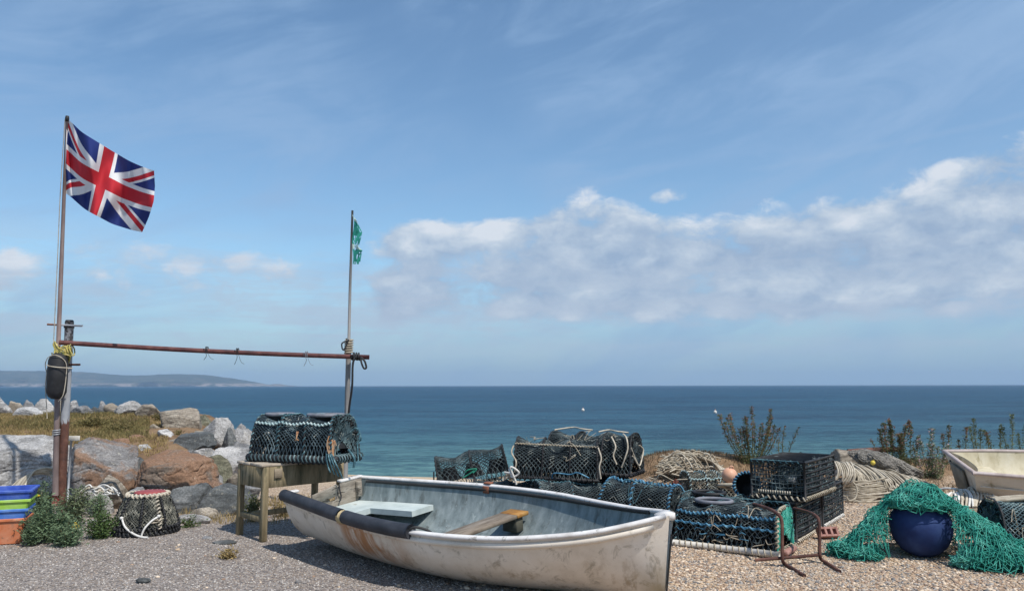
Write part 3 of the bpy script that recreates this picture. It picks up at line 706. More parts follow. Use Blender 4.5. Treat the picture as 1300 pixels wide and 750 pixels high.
def spike_plant(px_, base, top, D, label, seed, nst=4, spread=40, leaf='olive', seedm='rust', lean=0., dens=1.0, cone=1.0, frac=.5):
    """a clump of tall leafy stems that end in rusty seed heads"""
    g = P(px_, base, D); g.z = T(g.x, g.y) - .02; h = P(px_, top, D).z - g.z
    rg = np.random.default_rng(seed); r = thing('dock_plant', label, 'plant', g, group='tall plants on the right bank')
    ms, ml, mf = MB(), MB(), MB(); w = spread / 2 * D / F
    for i in range(nst):
        u = 0 if nst == 1 else (i / (nst - 1) * 2 - 1) + rg.uniform(-.25, .25)
        hh = h * (1.0 if i == nst // 2 else rg.uniform(.6, .97)); tx = u * w + lean * hh; ty = rg.normal(0, .08)
        p = spline([(u * w * .25, ty * .2, 0), (u * w * .7 + rg.normal(0, .006), ty * .6, hh * .5), (tx, ty, hh)], 8)
        ms.tube(p, np.linspace(.008, .003, len(p)), 4); pp = np.array([tuple(q) for q in p])
        n = int(230 * hh / .8 * dens); tt = rg.uniform(.05, .99, n)
        c = np.stack([np.interp(tt, np.linspace(0, 1, len(pp)), pp[:, j]) for j in range(3)], -1)
        rad = cone * (.012 + .060 * (1 - tt) ** .7); an = rg.uniform(0, 6.28, n)
        c[:, 0] += np.cos(an) * rad * rg.uniform(.3, 1, n); c[:, 1] += np.sin(an) * rad * rg.uniform(.3, 1, n)
        leaf_quads(ml, c, .036, rg, 0, asp=.42)
        n2 = int(90 * hh / .8 * dens); tt = rg.uniform(1 - frac, 1.0, n2); c = np.stack([np.interp(tt, np.linspace(0, 1, len(pp)), pp[:, j]) for j in range(3)], -1) + rg.normal(0, .016, (n2, 3)) * cone
        leaf_quads(mf, c, .022, rg, 0, asp=.8)
    ms.build('stem', LM['stem'], r); ml.build('foliage', LM[leaf], r); mf.build('seed_head', LM[seedm], r); return r
spike_plant(955, 594, 517, 12.4, 'airy reddish dock plant with one tall spike behind the stacked cage pots', 21, 18, 74, 'olive', 'rust', .0, .8, 1.0, .55)
spike_plant(995, 590, 541, 12.9, 'sparse dock stem leaning right above the stacked cage pots', 22, 3, 20, 'olive', 'rust', .12, .4, .7)
spike_plant(1136, 620, 534, 12.2, 'bushy dark plant with rusty heads right of the grey rope hank', 23, 6, 34, 'olive', 'rust', 0, 1.5, 1.2)
spike_plant(1157, 622, 535, 12.3, 'paired spikes between the bushy dark plant and the broad pale one', 24, 4, 26, 'olive', 'rust', 0, 1.3, 1.1, .35)
spike_plant(1185, 628, 545, 12.1, 'broad leafy plant with pale flowers left of the small boat transom', 25, 7, 40, 'grey', 'pink', 0, 1.5, 1.3, .8)
for k, (px_, tp, nst, sprd, lb) in enumerate([(1202, 541, 2, 10, 'thin dark spike nearest the corner of the small boat'), (1224, 543, 2, 8, 'short reddish spike third from the small boat corner'), (1243, 532, 3, 14, 'thick pair of dark green spikes above the boat gunwale'), (1258, 550, 1, 6, 'shortest thin spike above the boat gunwale'), (1270, 545, 2, 12, 'pale spike left of the tallest green spike'), (1284, 527, 2, 8, 'tallest green spike above the boat gunwale'), (1301, 540, 2, 10, 'spike cut off by the right photo edge')]):
    spike_plant(px_, 600, tp, 13.0, lb, 30 + k, nst, sprd, 'grey' if k in (2, 5) else 'olive', 'rust' if k in (0, 1, 3) else 'olive', 0, .9, .9, .4)
spike_plant(1118, 600, 556, 12.8, 'small twiggy stem left of the bushy dark plant', 41, 2, 14, 'olive', 'rust', -.2, .4, .7)
# ================================================================== materials for the gear
MT = dict(
    rustpipe=M('rusty_pipe', [(.04, .02, .017), (.095, .040, .030), (.17, .08, .055)], 9, .8, .4, 60, .004),
    maroon=M('maroon_pipe', [(.05, .02, .02), (.105, .036, .034), (.17, .07, .055)], 8, .65, .3, 60, .003),
    galv=M('galvanised_steel', [(.30, .31, .33), (.42, .43, .45), (.52, .53, .55)], 7, .45, .2, 80, .002, metal=.35, spots=[((.16, .065, .04), 3.2, .56, .60)]),
    post=M('peeling_post', [(.19, .20, .22), (.30, .31, .33), (.42, .43, .44)], 6, .55, .35, 50, .004, stretch=(1, 1, .5)),
    oldpole=M('dull_grey_pole', [(.13, .125, .12), (.21, .205, .20), (.31, .30, .29)], 6, .6, .3, 60, .003, stretch=(1, 1, .3)),
    pole=M('weathered_pole', [(.11, .075, .07), (.19, .14, .13), (.30, .25, .24)], 6, .75, .3, 60, .003, stretch=(1, 1, .3)),
    black=M('black_rubber', [(.010, .010, .011), (.018, .018, .020), (.032, .032, .035)], 10, .62, .25, 60, .004),
    fender=M('dark_foam_sleeve', [(.020, .022, .028), (.033, .036, .045), (.055, .058, .068)], 7, .6, .3, 30, .006),
    wood=M('weathered_grey_wood', [(.16, .125, .085), (.27, .215, .15), (.38, .32, .24)], 5, .85, .5, 16, .008, stretch=(1, 1, 6)),
    tablewood=M('algae_stained_wood', [(.13, .105, .06), (.24, .19, .11), (.36, .29, .18)], 4, .85, .5, 14, .008, stretch=(5, 5, .8), spots=[((.09, .085, .045), 3, .52, .66)]),
    tabletop=M('pale_worn_planks', [(.24, .19, .14), (.38, .32, .25), (.48, .42, .35)], 5, .85, .5, 14, .008, stretch=(1, 7, 1)),
    rope=M('beige_rope', [(.34, .29, .22), (.50, .44, .35), (.62, .56, .46)], 20, .85, .5, 90, .004),
    whiterope=M('white_rope', [(.52, .50, .47), (.66, .64, .60), (.76, .74, .70)], 20, .8, .4, 90, .004),
    oldrope=M('faded_rope', [(.22, .19, .14), (.36, .31, .235), (.48, .43, .34)], 14, .88, .5, 90, .004),
    teal=M('teal_rope', [(.012, .035, .045), (.045, .12, .15), (.22, .36, .38)], 17, .8, .4, 90, .003),
    paleteal=M('pale_teal_rope', [(.15, .26, .27), (.34, .46, .46), (.56, .62, .60)], 24, .8, .4, 90, .003),
    blue=M('blue_rope', [(.012, .045, .09), (.035, .15, .26), (.22, .43, .54)], 17, .75, .4, 90, .003),
    green=M('green_rope', [(.01, .12, .08), (.02, .23, .155), (.10, .38, .28)], 22, .75, .3, 90, .003),
    netblack=M('inner_black_netting', [(.006, .007, .008), (.010, .011, .013), (.018, .02, .022)], 13, .9),
    netdark=M('black_netting', [(.016, .022, .026), (.040, .058, .066), (.17, .21, .21)], 5, .85, .3, 90, .003),
    netteal=M('teal_black_netting', [(.022, .036, .042), (.055, .095, .11), (.26, .36, .365)], 5, .85, .3, 90, .003),
    netpale=M('bleached_netting', [(.03, .032, .03), (.12, .12, .10), (.40, .38, .31)], 12, .88, .3, 90, .003),
    nettable=M('dark_blue_netting', [(.014, .022, .030), (.034, .058, .074), (.20, .27, .29)], 6, .85, .3, 90, .003),
    netwhite=M('frayed_pale_twine', [(.12, .14, .135), (.27, .29, .27), (.46, .46, .41)], 11, .9, .3, 90, .003),
    netgreen=M('green_trawl_net', [(.010, .13, .10), (.025, .29, .225), (.16, .52, .42)], 7, .7, .3, 90, .003),
    white=M('dirty_white_plastic', [(.42, .38, .32), (.58, .55, .50), (.68, .66, .63)], 7, .6),
    red=M('faded_red_plastic', [(.20, .035, .035), (.30, .058, .055), (.36, .10, .09)], 6, .55),
    orange=M('orange_plastic', [(.40, .105, .04), (.55, .17, .07), (.60, .26, .15)], 6, .62, spots=[((.20, .13, .09), 7, .58, .72)]),
    lime=M('lime_plastic', [(.22, .40, .04), (.31, .52, .06), (.40, .57, .16)], 6, .62, spots=[((.17, .20, .09), 8, .60, .74)]),
    bluebox=M('blue_plastic', [(.02, .05, .26), (.035, .085, .40), (.10, .17, .46)], 6, .6, spots=[((.08, .09, .16), 8, .60, .74)]),
    bluebox2=M('bright_blue_plastic', [(.03, .10, .36), (.05, .16, .52), (.14, .26, .56)], 6, .6, spots=[((.10, .12, .18), 8, .60, .74)]),
    barrel=M('navy_buoy_plastic', [(.008, .020, .085), (.013, .034, .125), (.025, .055, .16)], 5, .8, .2, 30, .004),
    yellow=M('yellow_float', [(.48, .34, .03), (.60, .45, .05), (.66, .54, .14)], 8, .5),
    peach=M('faded_orange_buoy', [(.55, .26, .15), (.68, .37, .24), (.74, .46, .33)], 5, .5),
    brick=M('red_brick', [(.24, .115, .095), (.36, .19, .16), (.44, .27, .235)], 14, .9, .6, 50, .004),
    rustnet=M('rust_red_netting', [(.06, .02, .015), (.15, .045, .03), (.24, .09, .06)], 16, .9, .3, 60, .004),
    grey=M('grey_ring_rubber', [(.10, .105, .12), (.17, .175, .20), (.25, .25, .28)], 8, .6),
    dark=M('dark_gap', [(.006, .006, .007), (.010, .010, .011), (.02, .02, .02)], 8, .9),
)
# the steel post: peeling pale paint above, bare rust below a torn edge
m = MT['post']; N, L = m.node_tree.nodes, m.node_tree.links; B = N['Principled BSDF']
src = B.inputs['Base Color'].links[0].from_socket
v = coords(N, L); s_ = N.new('ShaderNodeSeparateXYZ'); L.new(v, s_.inputs[0])
q = tex_noise(N, L, coords(N, L, False, (5, 5, 1.5)), 1.0, 6, .7)
e = add(s_.outputs[2], mul(sub(q.outputs[0], .5), .9))
rr_ = ramp(N, [(.3, (.05, .026, .02)), (.55, (.13, .055, .036)), (.75, (.22, .12, .08))]); q2 = tex_noise(N, L, v, 9, 6, .7); L.new(q2.outputs[0], rr_.inputs[0])
c1 = mix(N, L, mrange(N, L, e, 1.16, 1.20, 1, 0), src, rr_.outputs[0])
c1 = mix(N, L, mul(mrange(N, L, e, 1.96, 2.0), mrange(N, L, q2.outputs[0], .46, .52)), c1, (.05, .045, .045)); L.new(c1, B.inputs['Base Color'])

def poly(name, cat, label, pts, r, mat, n=6, group=None, parent=None, per=6, smooth=True):
    """a single rope, rod or pipe through world points"""
    mb = MB(); mb.tube(spline(pts, per) if smooth else pts, r, n); o = mb.build(name, mat, parent)
    return tag(o, label, cat, group) if parent is None else o

# ================================================================== flag frame
Dp = 9.62
pb = G(77, 646); ptop = P(88.5, 405, Dp)
pb = P(76.5, 655, Dp)
post = thing('steel_post', 'thick peeling steel post with a rusty lower half at the left of the frame', 'post', (pb.x, Dp, 0))
loc = lambda q: (q[0] - pb.x, q[1] - Dp, q[2])
axis_pt = lambda z: (pb.x + (ptop.x - pb.x) * z / ptop.z, Dp, z)
mb = MB(); mb.tube([loc(axis_pt(z)) for z in np.linspace(-.05, ptop.z - .03, 14)], .050, 14); mb.build('shaft', MT['post'], post)
mb = MB(); c = Vector(loc(axis_pt(ptop.z))); mb.lathe([(0, .0), (.040, -.002), (.049, -.02), (.049, -.07), (.058, -.075), (.058, -.10), (.050, -.10)], 14, c=tuple(c)); mb.build('cap', MT['black'], post)
q = Vector(loc(axis_pt(ptop.z - .07)))
mb = MB(); mb.tube([q + Vector((-.24, -.05, .012)), q + Vector((.19, -.05, -.008))], .012, 8); mb.build('cross_pin', MT['galv'], post)
q = Vector(loc(axis_pt(EYE + .027 * 9.6)))
mb = MB(); mb.tube([q + Vector((-.03, -.03, 0)), q + Vector((.17, -.03, 0))], .013, 8); mb.build('hook_pin', MT['rustpipe'], post)
# flagpole beside the post
fb, ft = G(69.5, 655), P(86.2, 147, 9.56)
pole = thing('flagpole', 'thin brown flagpole flying the large flag, lashed beside the steel post', 'flagpole', (fb.x, 9.56, 0))
fp = [Vector(P(px_, py_, 9.56)) - Vector((fb.x, 9.56, 0)) for px_, py_ in ((69.5, 660), (70.5, 600), (72.5, 520), (74, 440), (78.5, 330), (82, 243), (86, 149))]
mb = MB(); mb.tube(fp[:4], [.036, .034, .031, .031], 10); mb.build('lower_shaft', MT['pole'], pole)
mb = MB(); mb.tube(fp[3:], [.026, .024, .021, .018], 10); mb.build('upper_shaft', MT['pole'], pole)
mb = MB(); e_ = fp[-1]; mb.lathe([(.0, .03), (.02, .025), (.024, 0), (.024, -.05), (.018, -.05)], 10, c=tuple(e_)); mb.build('finial', MT['black'], pole)
mb = MB(); w_ = Vector(P(70, 634, 9.56)) - Vector((fb.x, 9.56, 0)); mb.tube([w_ + Vector((0, 0, -.05)), w_ + Vector((.001, 0, .06))], .041, 12); mb.build('red_band', MT['red'], pole)
mb = MB(); w_ = Vector(P(71.5, 548, 9.56)) - Vector((fb.x, 9.56, 0)); mb.helix([w_ + Vector((0, 0, -.03)), w_ + Vector((0, 0, .04))], .038, .008, .022, 5, per=12); mb.build('wire_tie', MT['galv'], pole)

mb = MB(); mb.tube(spline([fp[-1] + Vector((-.012, -.024, -.02)), fp[-2] + Vector((-.03, -.03, 0)), fp[-3] + Vector((-.03, -.035, 0)), fp[3] + Vector((-.03, -.05, .05))]), .005, 5); mb.build('halyard', MT['oldrope'], pole)
# union flag, one cloth
TOP = [(0, 85.8, 150), (.14, 94, 157), (.28, 104, 167), (.5, 141, 190.5), (.7, 163, 203), (.88, 182, 211), (1, 196.5, 216)]
BOT = [(0, 81.8, 243), (.12, 90, 248), (.3, 107, 263), (.5, 117, 270), (.7, 142, 284), (.88, 166, 291), (1, 180.5, 294)]
FLY = [(0, 0), (.25, 3.0), (.5, 4.5), (.75, 3.2), (1, 0)]
nu, nv = 260, 132
u = np.linspace(0, 1, nu + 1); v_ = np.linspace(0, 1, nv + 1)
ipx = lambda tab, k: np.interp(u, [a[0] for a in tab], [a[k] for a in tab])
def smooth_(a, w=25):
    k = np.ones(w) / w; p = np.concatenate([2 * a[0] - a[w // 2:0:-1], a, 2 * a[-1] - a[-2:-w // 2 - 1:-1]]); return np.convolve(p, k, 'valid')
tx, ty, bx_, by_ = [smooth_(ipx(*k)) for k in ((TOP, 1), (TOP, 2), (BOT, 1), (BOT, 2))]
Q = np.empty((nu + 1, nv + 1, 3))
for j, vv in enumerate(v_):
    wob = 4.5 * math.sin(vv * 3.14 + .3) * np.sin(u * 5.0 + .4) * (-.7)
    X_ = bx_ + (tx - bx_) * vv + np.interp(vv, [a[0] for a in FLY], [a[1] for a in FLY]) * u ** 2 * 1.3 + wob * .5
    Y_ = by_ + (ty - by_) * vv + 7 * np.sin(u * 6.6 + vv * .8 + .2) * u * (1 - u) * math.sin(3.14 * np.clip(vv, .12, .88))
    dep = 9.55 - .62 * u + .15 * np.sin(u * 9.5 + 2.2 * vv) * np.minimum(1, u * 3) + .07 * np.sin(u * 19 - 4 * vv + 1) * np.minimum(1, u * 3) + .03 * np.sin(u * 34 + 7 * vv) + .03 * np.sin(6 * vv + 3 * u) * u
    for i in range(nu + 1): Q[i, j] = P(X_[i], Y_[i], dep[i])
mb = MB(); i = np.arange(nu)[:, None]; j = np.arange(nv)[None, :]
Fq = np.stack([i * (nv + 1) + j, (i + 1) * (nv + 1) + j, (i + 1) * (nv + 1) + j + 1, i * (nv + 1) + j + 1], -1).reshape(-1, 4)
Uc = np.repeat((np.arange(nu) + .5) / nu, nv); Vc = np.tile((np.arange(nv) + .5) / nv, nu)
x = (Uc - .5) * 60; y = (Vc - .5) * 30
d1 = (y * 60 - x * 30) / 67.08; d2 = (y * 60 + x * 30) / 67.08      # d1: rising diagonal, d2: falling
mi = np.zeros(len(Fq), int)
mi[(np.abs(d1) < 3) | (np.abs(d2) < 3)] = 1
r1 = np.where(x > 0, (d1 < 0) & (d1 > -2), (d1 > 0) & (d1 < 2)) & (np.sign(x) == np.sign(y))
r2 = np.where(x < 0, (d2 < 0) & (d2 > -2), (d2 > 0) & (d2 < 2)) & (np.sign(x) != np.sign(y))
mi[r1 | r2] = 2
mi[(np.abs(x) < 5) | (np.abs(y) < 5)] = 1; mi[(np.abs(x) < 3) | (np.abs(y) < 3)] = 2
mi[Uc < .022] = 1
Q0 = Q[0, nv // 2].copy(); mb.v.append((Q - Q0).reshape(-1, 3)); mb.n = 0
for k in range(3): mb.f.append((Fq[mi == k], k))
fl = lambda n, c: M(n, [tuple(a * .9 for a in c), c, c], 3, .85, .15, 160, .002, trans=.28)
o = mb.build('union_flag', [fl('flag_navy', (.012, .028, .16)), fl('flag_white', (.74, .74, .75)), fl('flag_red', (.52, .022, .035))])
o.location = Q0; tag(o, 'red white and blue Union Jack flag blowing right from the tall thin flagpole', 'flag')

# crossbar
c0, c1_ = P(76, 433.5, 9.50), P(469, 453, 9.98)
mb = MB(); mb.tube([Vector(c0) - c0 + (c1_ - c0) * t_ + Vector((0, 0, -.02 * math.sin(3.14 * t_))) for t_ in np.linspace(0, 1, 12)], .030, 10)
bar = mb.build('crossbar', MT['maroon']); bar.location = c0; tag(bar, 'long rusty maroon pipe lashed across between the two poles', 'pipe')
barat = lambda px_: c0 + (c1_ - c0) * ((px_ - 76) / (469 - 76))
# second pole
b2_, t2 = P(437, 640, 10.06), P(447.5, 267, 10.06); b2_.z = 0
pole2 = thing('flagpole', 'slim grey metal pole with a torn green flag at the right end of the crossbar', 'flagpole', (b2_.x, 10.06, 0))
L2 = lambda px_, py_: Vector(P(px_, py_, 10.06)) - Vector((b2_.x, 10.06, 0))
mb = MB(); mb.tube([L2(436.5, 648), L2(440, 540), L2(442.5, 452), L2(443, 436)], .033, 10); mb.build('lower_shaft', MT['oldpole'], pole2)
mb = MB(); mb.tube([L2(442.3, 462), L2(444.5, 370), L2(447.8, 267)], [.020, .018, .014], 10); mb.build('upper_shaft', MT['oldpole'], pole2)
mb = MB(); mb.helix([L2(442.6, 448), L2(443.3, 430)], .046, .013, .03, 5, per=12); mb.build('lashing', MT['oldrope'], pole2)
mb = MB(); mb.tube(spline([L2(443, 432) + Vector((0, -.05, 0)), L2(436, 436) + Vector((0, -.08, 0)), L2(438, 444) + Vector((0, -.08, 0)), L2(444, 431) + Vector((0, -.05, 0))]), .010, 5); mb.build('rope_tail', MT['black'], pole2)
# torn green flag
rg = np.random.default_rng(8); mb = MB(); nu2, nv2 = 14, 40; Q = np.empty((nu2, nv2, 3)); keep = []
for i in range(nu2):
    for j in range(nv2):
        u_, v2 = i / (nu2 - 1), j / (nv2 - 1)
        width = np.interp(v2, [0, .08, .3, .52, .62, .7, 1], [1.5, 6, 12, 8, 6.5, 12.5, 10.5])
        px_ = 447.6 - 1.4 * v2 + (1.5 if v2 > .05 else 0) + u_ * width + .9 * math.sin(9 * v2 + 3 * u_); py_ = 272 + 63 * v2 + 5 * u_ * (1 - v2)
        Q[i, j] = P(px_, py_, 10.04 + .05 * math.sin(12 * v2 + 5 * u_) * u_)
Q0 = Q[0, 0].copy(); i = np.arange(nu2 - 1)[:, None]; j = np.arange(nv2 - 1)[None, :]
f = np.stack([i * nv2 + j, (i + 1) * nv2 + j, (i + 1) * nv2 + j + 1, i * nv2 + j + 1], -1).reshape(-1, 4)
hole = np.array([(mnoise.noise(Vector((a / nv2 * .55, a % nv2 * .33, 4))) > .28) and (a // nv2) > 1 for a in f[:, 0]])
jj = f[:, 0] % nv2; f = f[~hole]; jj = jj[~hole]; mb.v.append((Q - Q0).reshape(-1, 3)); mb.n = 0
pale = ((jj > 22) & (jj < 27)) | (jj < 5); mb.f.append((f[~pale], 0)); mb.f.append((f[pale], 1))
o = mb.build('torn_flag', [fl('flag_green', (.03, .30, .24)), fl('flag_faded', (.45, .62, .58))]); o.location = Q0; tag(o, 'small torn green flag hanging in shreds from the slim grey pole', 'flag')
# twine scraps on the bar, black line at its right end
tw = MT['black']
for px_, L_, lb in ((258, .13, 'short knotted twine scrap hanging from the crossbar, nearest the steel post'), (297, .17, 'pair of thin twine ends hanging from the middle of the crossbar'), (386, .15, 'looped twine scrap hanging from the crossbar near the slim pole')):
    q = barat(px_); mb = MB(); z0 = Vector((0, 0, 0))
    mb.tube(spline([Vector((0, -.034, .02)), Vector((0, -.04, -.03)), Vector((.01, -.03, -.08)), Vector((-.02, -.03, -L_))]), .003, 4)
    mb.tube(spline([Vector((0, -.034, .0)), Vector((.03, -.04, -.05)), Vector((.06, -.03, -L_ * .8)), Vector((.10, -.03, -L_ * .95))]), .0022, 4)
    mb.helix([Vector((-.025, 0, 0)), Vector((.025, 0, 0))], .034, .005, .012, 4, per=10)
    o = mb.build('twine', MT['grey' if px_ == 386 else 'black']); o.location = q; tag(o, lb, 'twine', 'twine scraps on the crossbar')
q = barat(452); mb = MB()
mb.tube(spline([Vector(P(452, 450, 9.92)) - q, Vector(P(448, 462, 9.90)) - q, Vector(P(447, 490, 9.9)) - q, Vector(P(443, 520, 9.95)) - q, Vector(P(440, 560, 9.98)) - q]), .014, 6)
mb.helix([Vector((-.06, 0, .006)), Vector((.04, 0, 0))], .042, .013, .03, 5, per=10)
o = mb.build('mooring_line', MT['black']); o.location = q; tag(o, 'black line wound on the right end of the crossbar and hanging down the slim pole', 'rope')
q = barat(461); mb = MB(); mb.tube(spline([Vector(P(458, 452, 9.93)) - q, Vector(P(459, 460, 9.9)) - q, Vector(P(462, 467, 9.9)) - q, Vector(P(465, 466, 9.9)) - q, Vector(P(463, 458, 9.9)) - q, Vector(P(458, 453, 9.92)) - q]), .013, 6)
o = mb.build('rope_loop', MT['black']); o.location = q; tag(o, 'small black rope loop dangling from the tip of the crossbar', 'rope')

# black fender hung on the flagpole
q = P(73, 476, 9.44); fe = thing('fender', 'black cylindrical boat fender hung against the two left poles', 'fender', q)
hh = .275; mb = MB(); mb.lathe([(0, hh), (.05, hh - .006), (.09, hh - .04), (.108, hh - .09), (.112, 0), (.108, -hh + .08), (.085, -hh + .03), (.045, -hh + .002), (0, -hh)], 22); mb.build('body', MT['black'], fe)
mb = MB(); mb.tube(spline([(-.118, -.02, .03), (-.13, -.04, .14), (-.06, -.10, .22), (.04, -.11, .24), (.11, -.04, .16), (.115, -.02, .0), (.10, -.03, -.22), (.04, -.02, -.30)]), .005, 6)
mb.tube(spline([(-.12, -.01, .1), (-.125, -.02, -.1), (-.11, -.02, -.24), (-.09, 0, -.50)]), .005, 6)
mb.tube(spline([(-.118, -.03, .13), (-.04, -.115, .115), (.06, -.11, .10), (.20, -.04, .09)]), .006, 6)
mb.build('lanyard', MT['rope'], fe)
yb = M('mixed_twine', [(.05, .16, .12), (.42, .34, .07), (.58, .50, .30)], 30, .8)
mb = MB(); rg = np.random.default_rng(4); q0 = P(80, 446, 9.48)
for k in range(9):
    a = rg.uniform(-.03, .03); mb.tube(spline([Vector((-.10 + a, -.01, .10 + rg.uniform(-.05, .05))), Vector((-.04, -.04, rg.uniform(-.08, .06))), Vector((.03, -.05, rg.uniform(-.05, .08))), Vector((.10, -.02, rg.uniform(-.08, .06))), Vector((.06, .02, -.12 + a))]), rg.uniform(.005, .009), 5)
mb.helix([Vector((-.10, .02, -.03)), Vector((.11, .02, .03))], .07, .008, .03, 5, per=10)
o = mb.build('twine_lashing', yb); o.location = q0; tag(o, 'tangle of yellow and green twine lashing the flagpole to the steel post', 'twine')
# little white sign
sg = thing('marker_sign', 'small white sign plate on a thin stake beside the steel post', 'sign', (P(90.5, 555, 10.2).x, 10.2, 0))
mb = MB(); mb.tube([(0, 0, .0), (0, 0, P(90, 553, 10.2).z)], .014, 6); mb.build('stake', MT['galv'], sg)
mb = MB(); mb.box((.055, -.03, P(93, 555, 10.2).z), (.140, .012, .064), bev=.004); mb.build('plate', MT['white'], sg)

# ================================================================== fish boxes
def fishbox(name_label, zt, wd, dp, h, mat, q, rz, taper=.90):
    r = thing('fish_box', name_label, 'crate', q, (0, 0, rz), 'stacked fish boxes'); th = .016
    ms = MB()
    def wall(y0, x0, x1, axis_):
        pass
    W2, D2 = wd / 2, dp / 2; hh = h
    # four walls with rim, tapering down; hand slot in the front
    def side(cx, cy, w, d, rot=None): ms.box((cx, cy, hh / 2), (w, d, hh), bev=.006)
    zs = [(0, taper), (1, 1)]
    def quad_wall(xa, ya, xb, yb, t=.014, slot=None):
        n_ = Vector((yb - ya, -(xb - xa), 0)).normalized() * t
        def pt(s_, z, o_): 
            k = taper + (1 - taper) * z; return ((xa + (xb - xa) * s_) * k - n_.x * o_, (ya + (yb - ya) * s_) * k - n_.y * o_, z * hh)
        cells = [(0, 1, 0, 1)] if slot is None else [(0, slot[0], 0, 1), (slot[1], 1, 0, 1), (slot[0], slot[1], 0, slot[2]), (slot[0], slot[1], slot[3], 1)]
        for s0, s1, z0, z1 in cells:
            V = [pt(s_, z, o_) for o_ in (0, 1) for z in (z0, z1) for s_ in (s0, s1)]
            ms.add(V, [np.array([(0, 1, 3, 2), (5, 4, 6, 7), (0, 4, 5, 1), (2, 3, 7, 6), (0, 2, 6, 4), (1, 5, 7, 3)])])
    quad_wall(-W2, -D2, W2, -D2, slot=(.40, .62, .45, .82)); quad_wall(W2, -D2, W2, D2, slot=(.38, .62, .45, .82)); quad_wall(W2, D2, -W2, D2); quad_wall(-W2, D2, -W2, -D2)
    ms.box((0, 0, .01), (wd * taper - .02, dp * taper - .02, .014))
    ms.build('body', mat, r, smooth=False)
    mr = MB(); ov = .014
    for (a, b, c, d) in ((0, -D2, wd + 2 * ov, .026), (0, D2, wd + 2 * ov, .026)): mr.box((a, b, hh - .012), (c, d, .03), bev=.006)
    for (a, b, c, d) in ((-W2, 0, .026, dp - .03), (W2, 0, .026, dp - .03)): mr.box((a, b, hh - .012), (c, d, .03), bev=.006)
    mr.build('rim', mat, r, smooth=False)
    if taper > .85: return r
    mr = MB()
    for k in range(5): mr.box((-W2 * .8 + k * W2 * .4, -D2 * (taper * .5 + .5) - .006, hh * .42), (.014, .02, hh * .7), bev=.003)
    for k in range(4): mr.box((W2 * (taper * .35 + .65) + .004, -D2 * .7 + k * D2 * .47, hh * .68), (.02, .014, hh * .4), bev=.003)
    mr.build('ribs', mat, r, smooth=False); return r
rz = R(23); cq = G(30, 688); ex = Vector((math.cos(rz), math.sin(rz), 0)); ey = Vector((-ex.y, ex.x, 0))
bx_at = lambda wd, dp, z, dx: cq + ex * (dx - wd / 2) + ey * (dp / 2) + Vector((0, 0, z))
fishbox('orange fish box at the bottom of the stack on the gravel', 0, .74, .44, .25, MT['orange'], bx_at(.74, .44, 0, .0), rz, .89)
for zz, mt_, lb, sc in ((.252, 'bluebox2', 'bright blue fish box directly on the orange one', 1.01), (.347, 'lime', 'lime green fish box between the two blue ones', 1.03), (.442, 'bluebox', 'dark blue fish box on top of the stack', 1.05)):
    fishbox(lb, 0, .74 * sc, .44 * sc, .093, MT[mt_], bx_at(.74, .44, zz, .02 * (sc - 1) / .05), rz, .97)

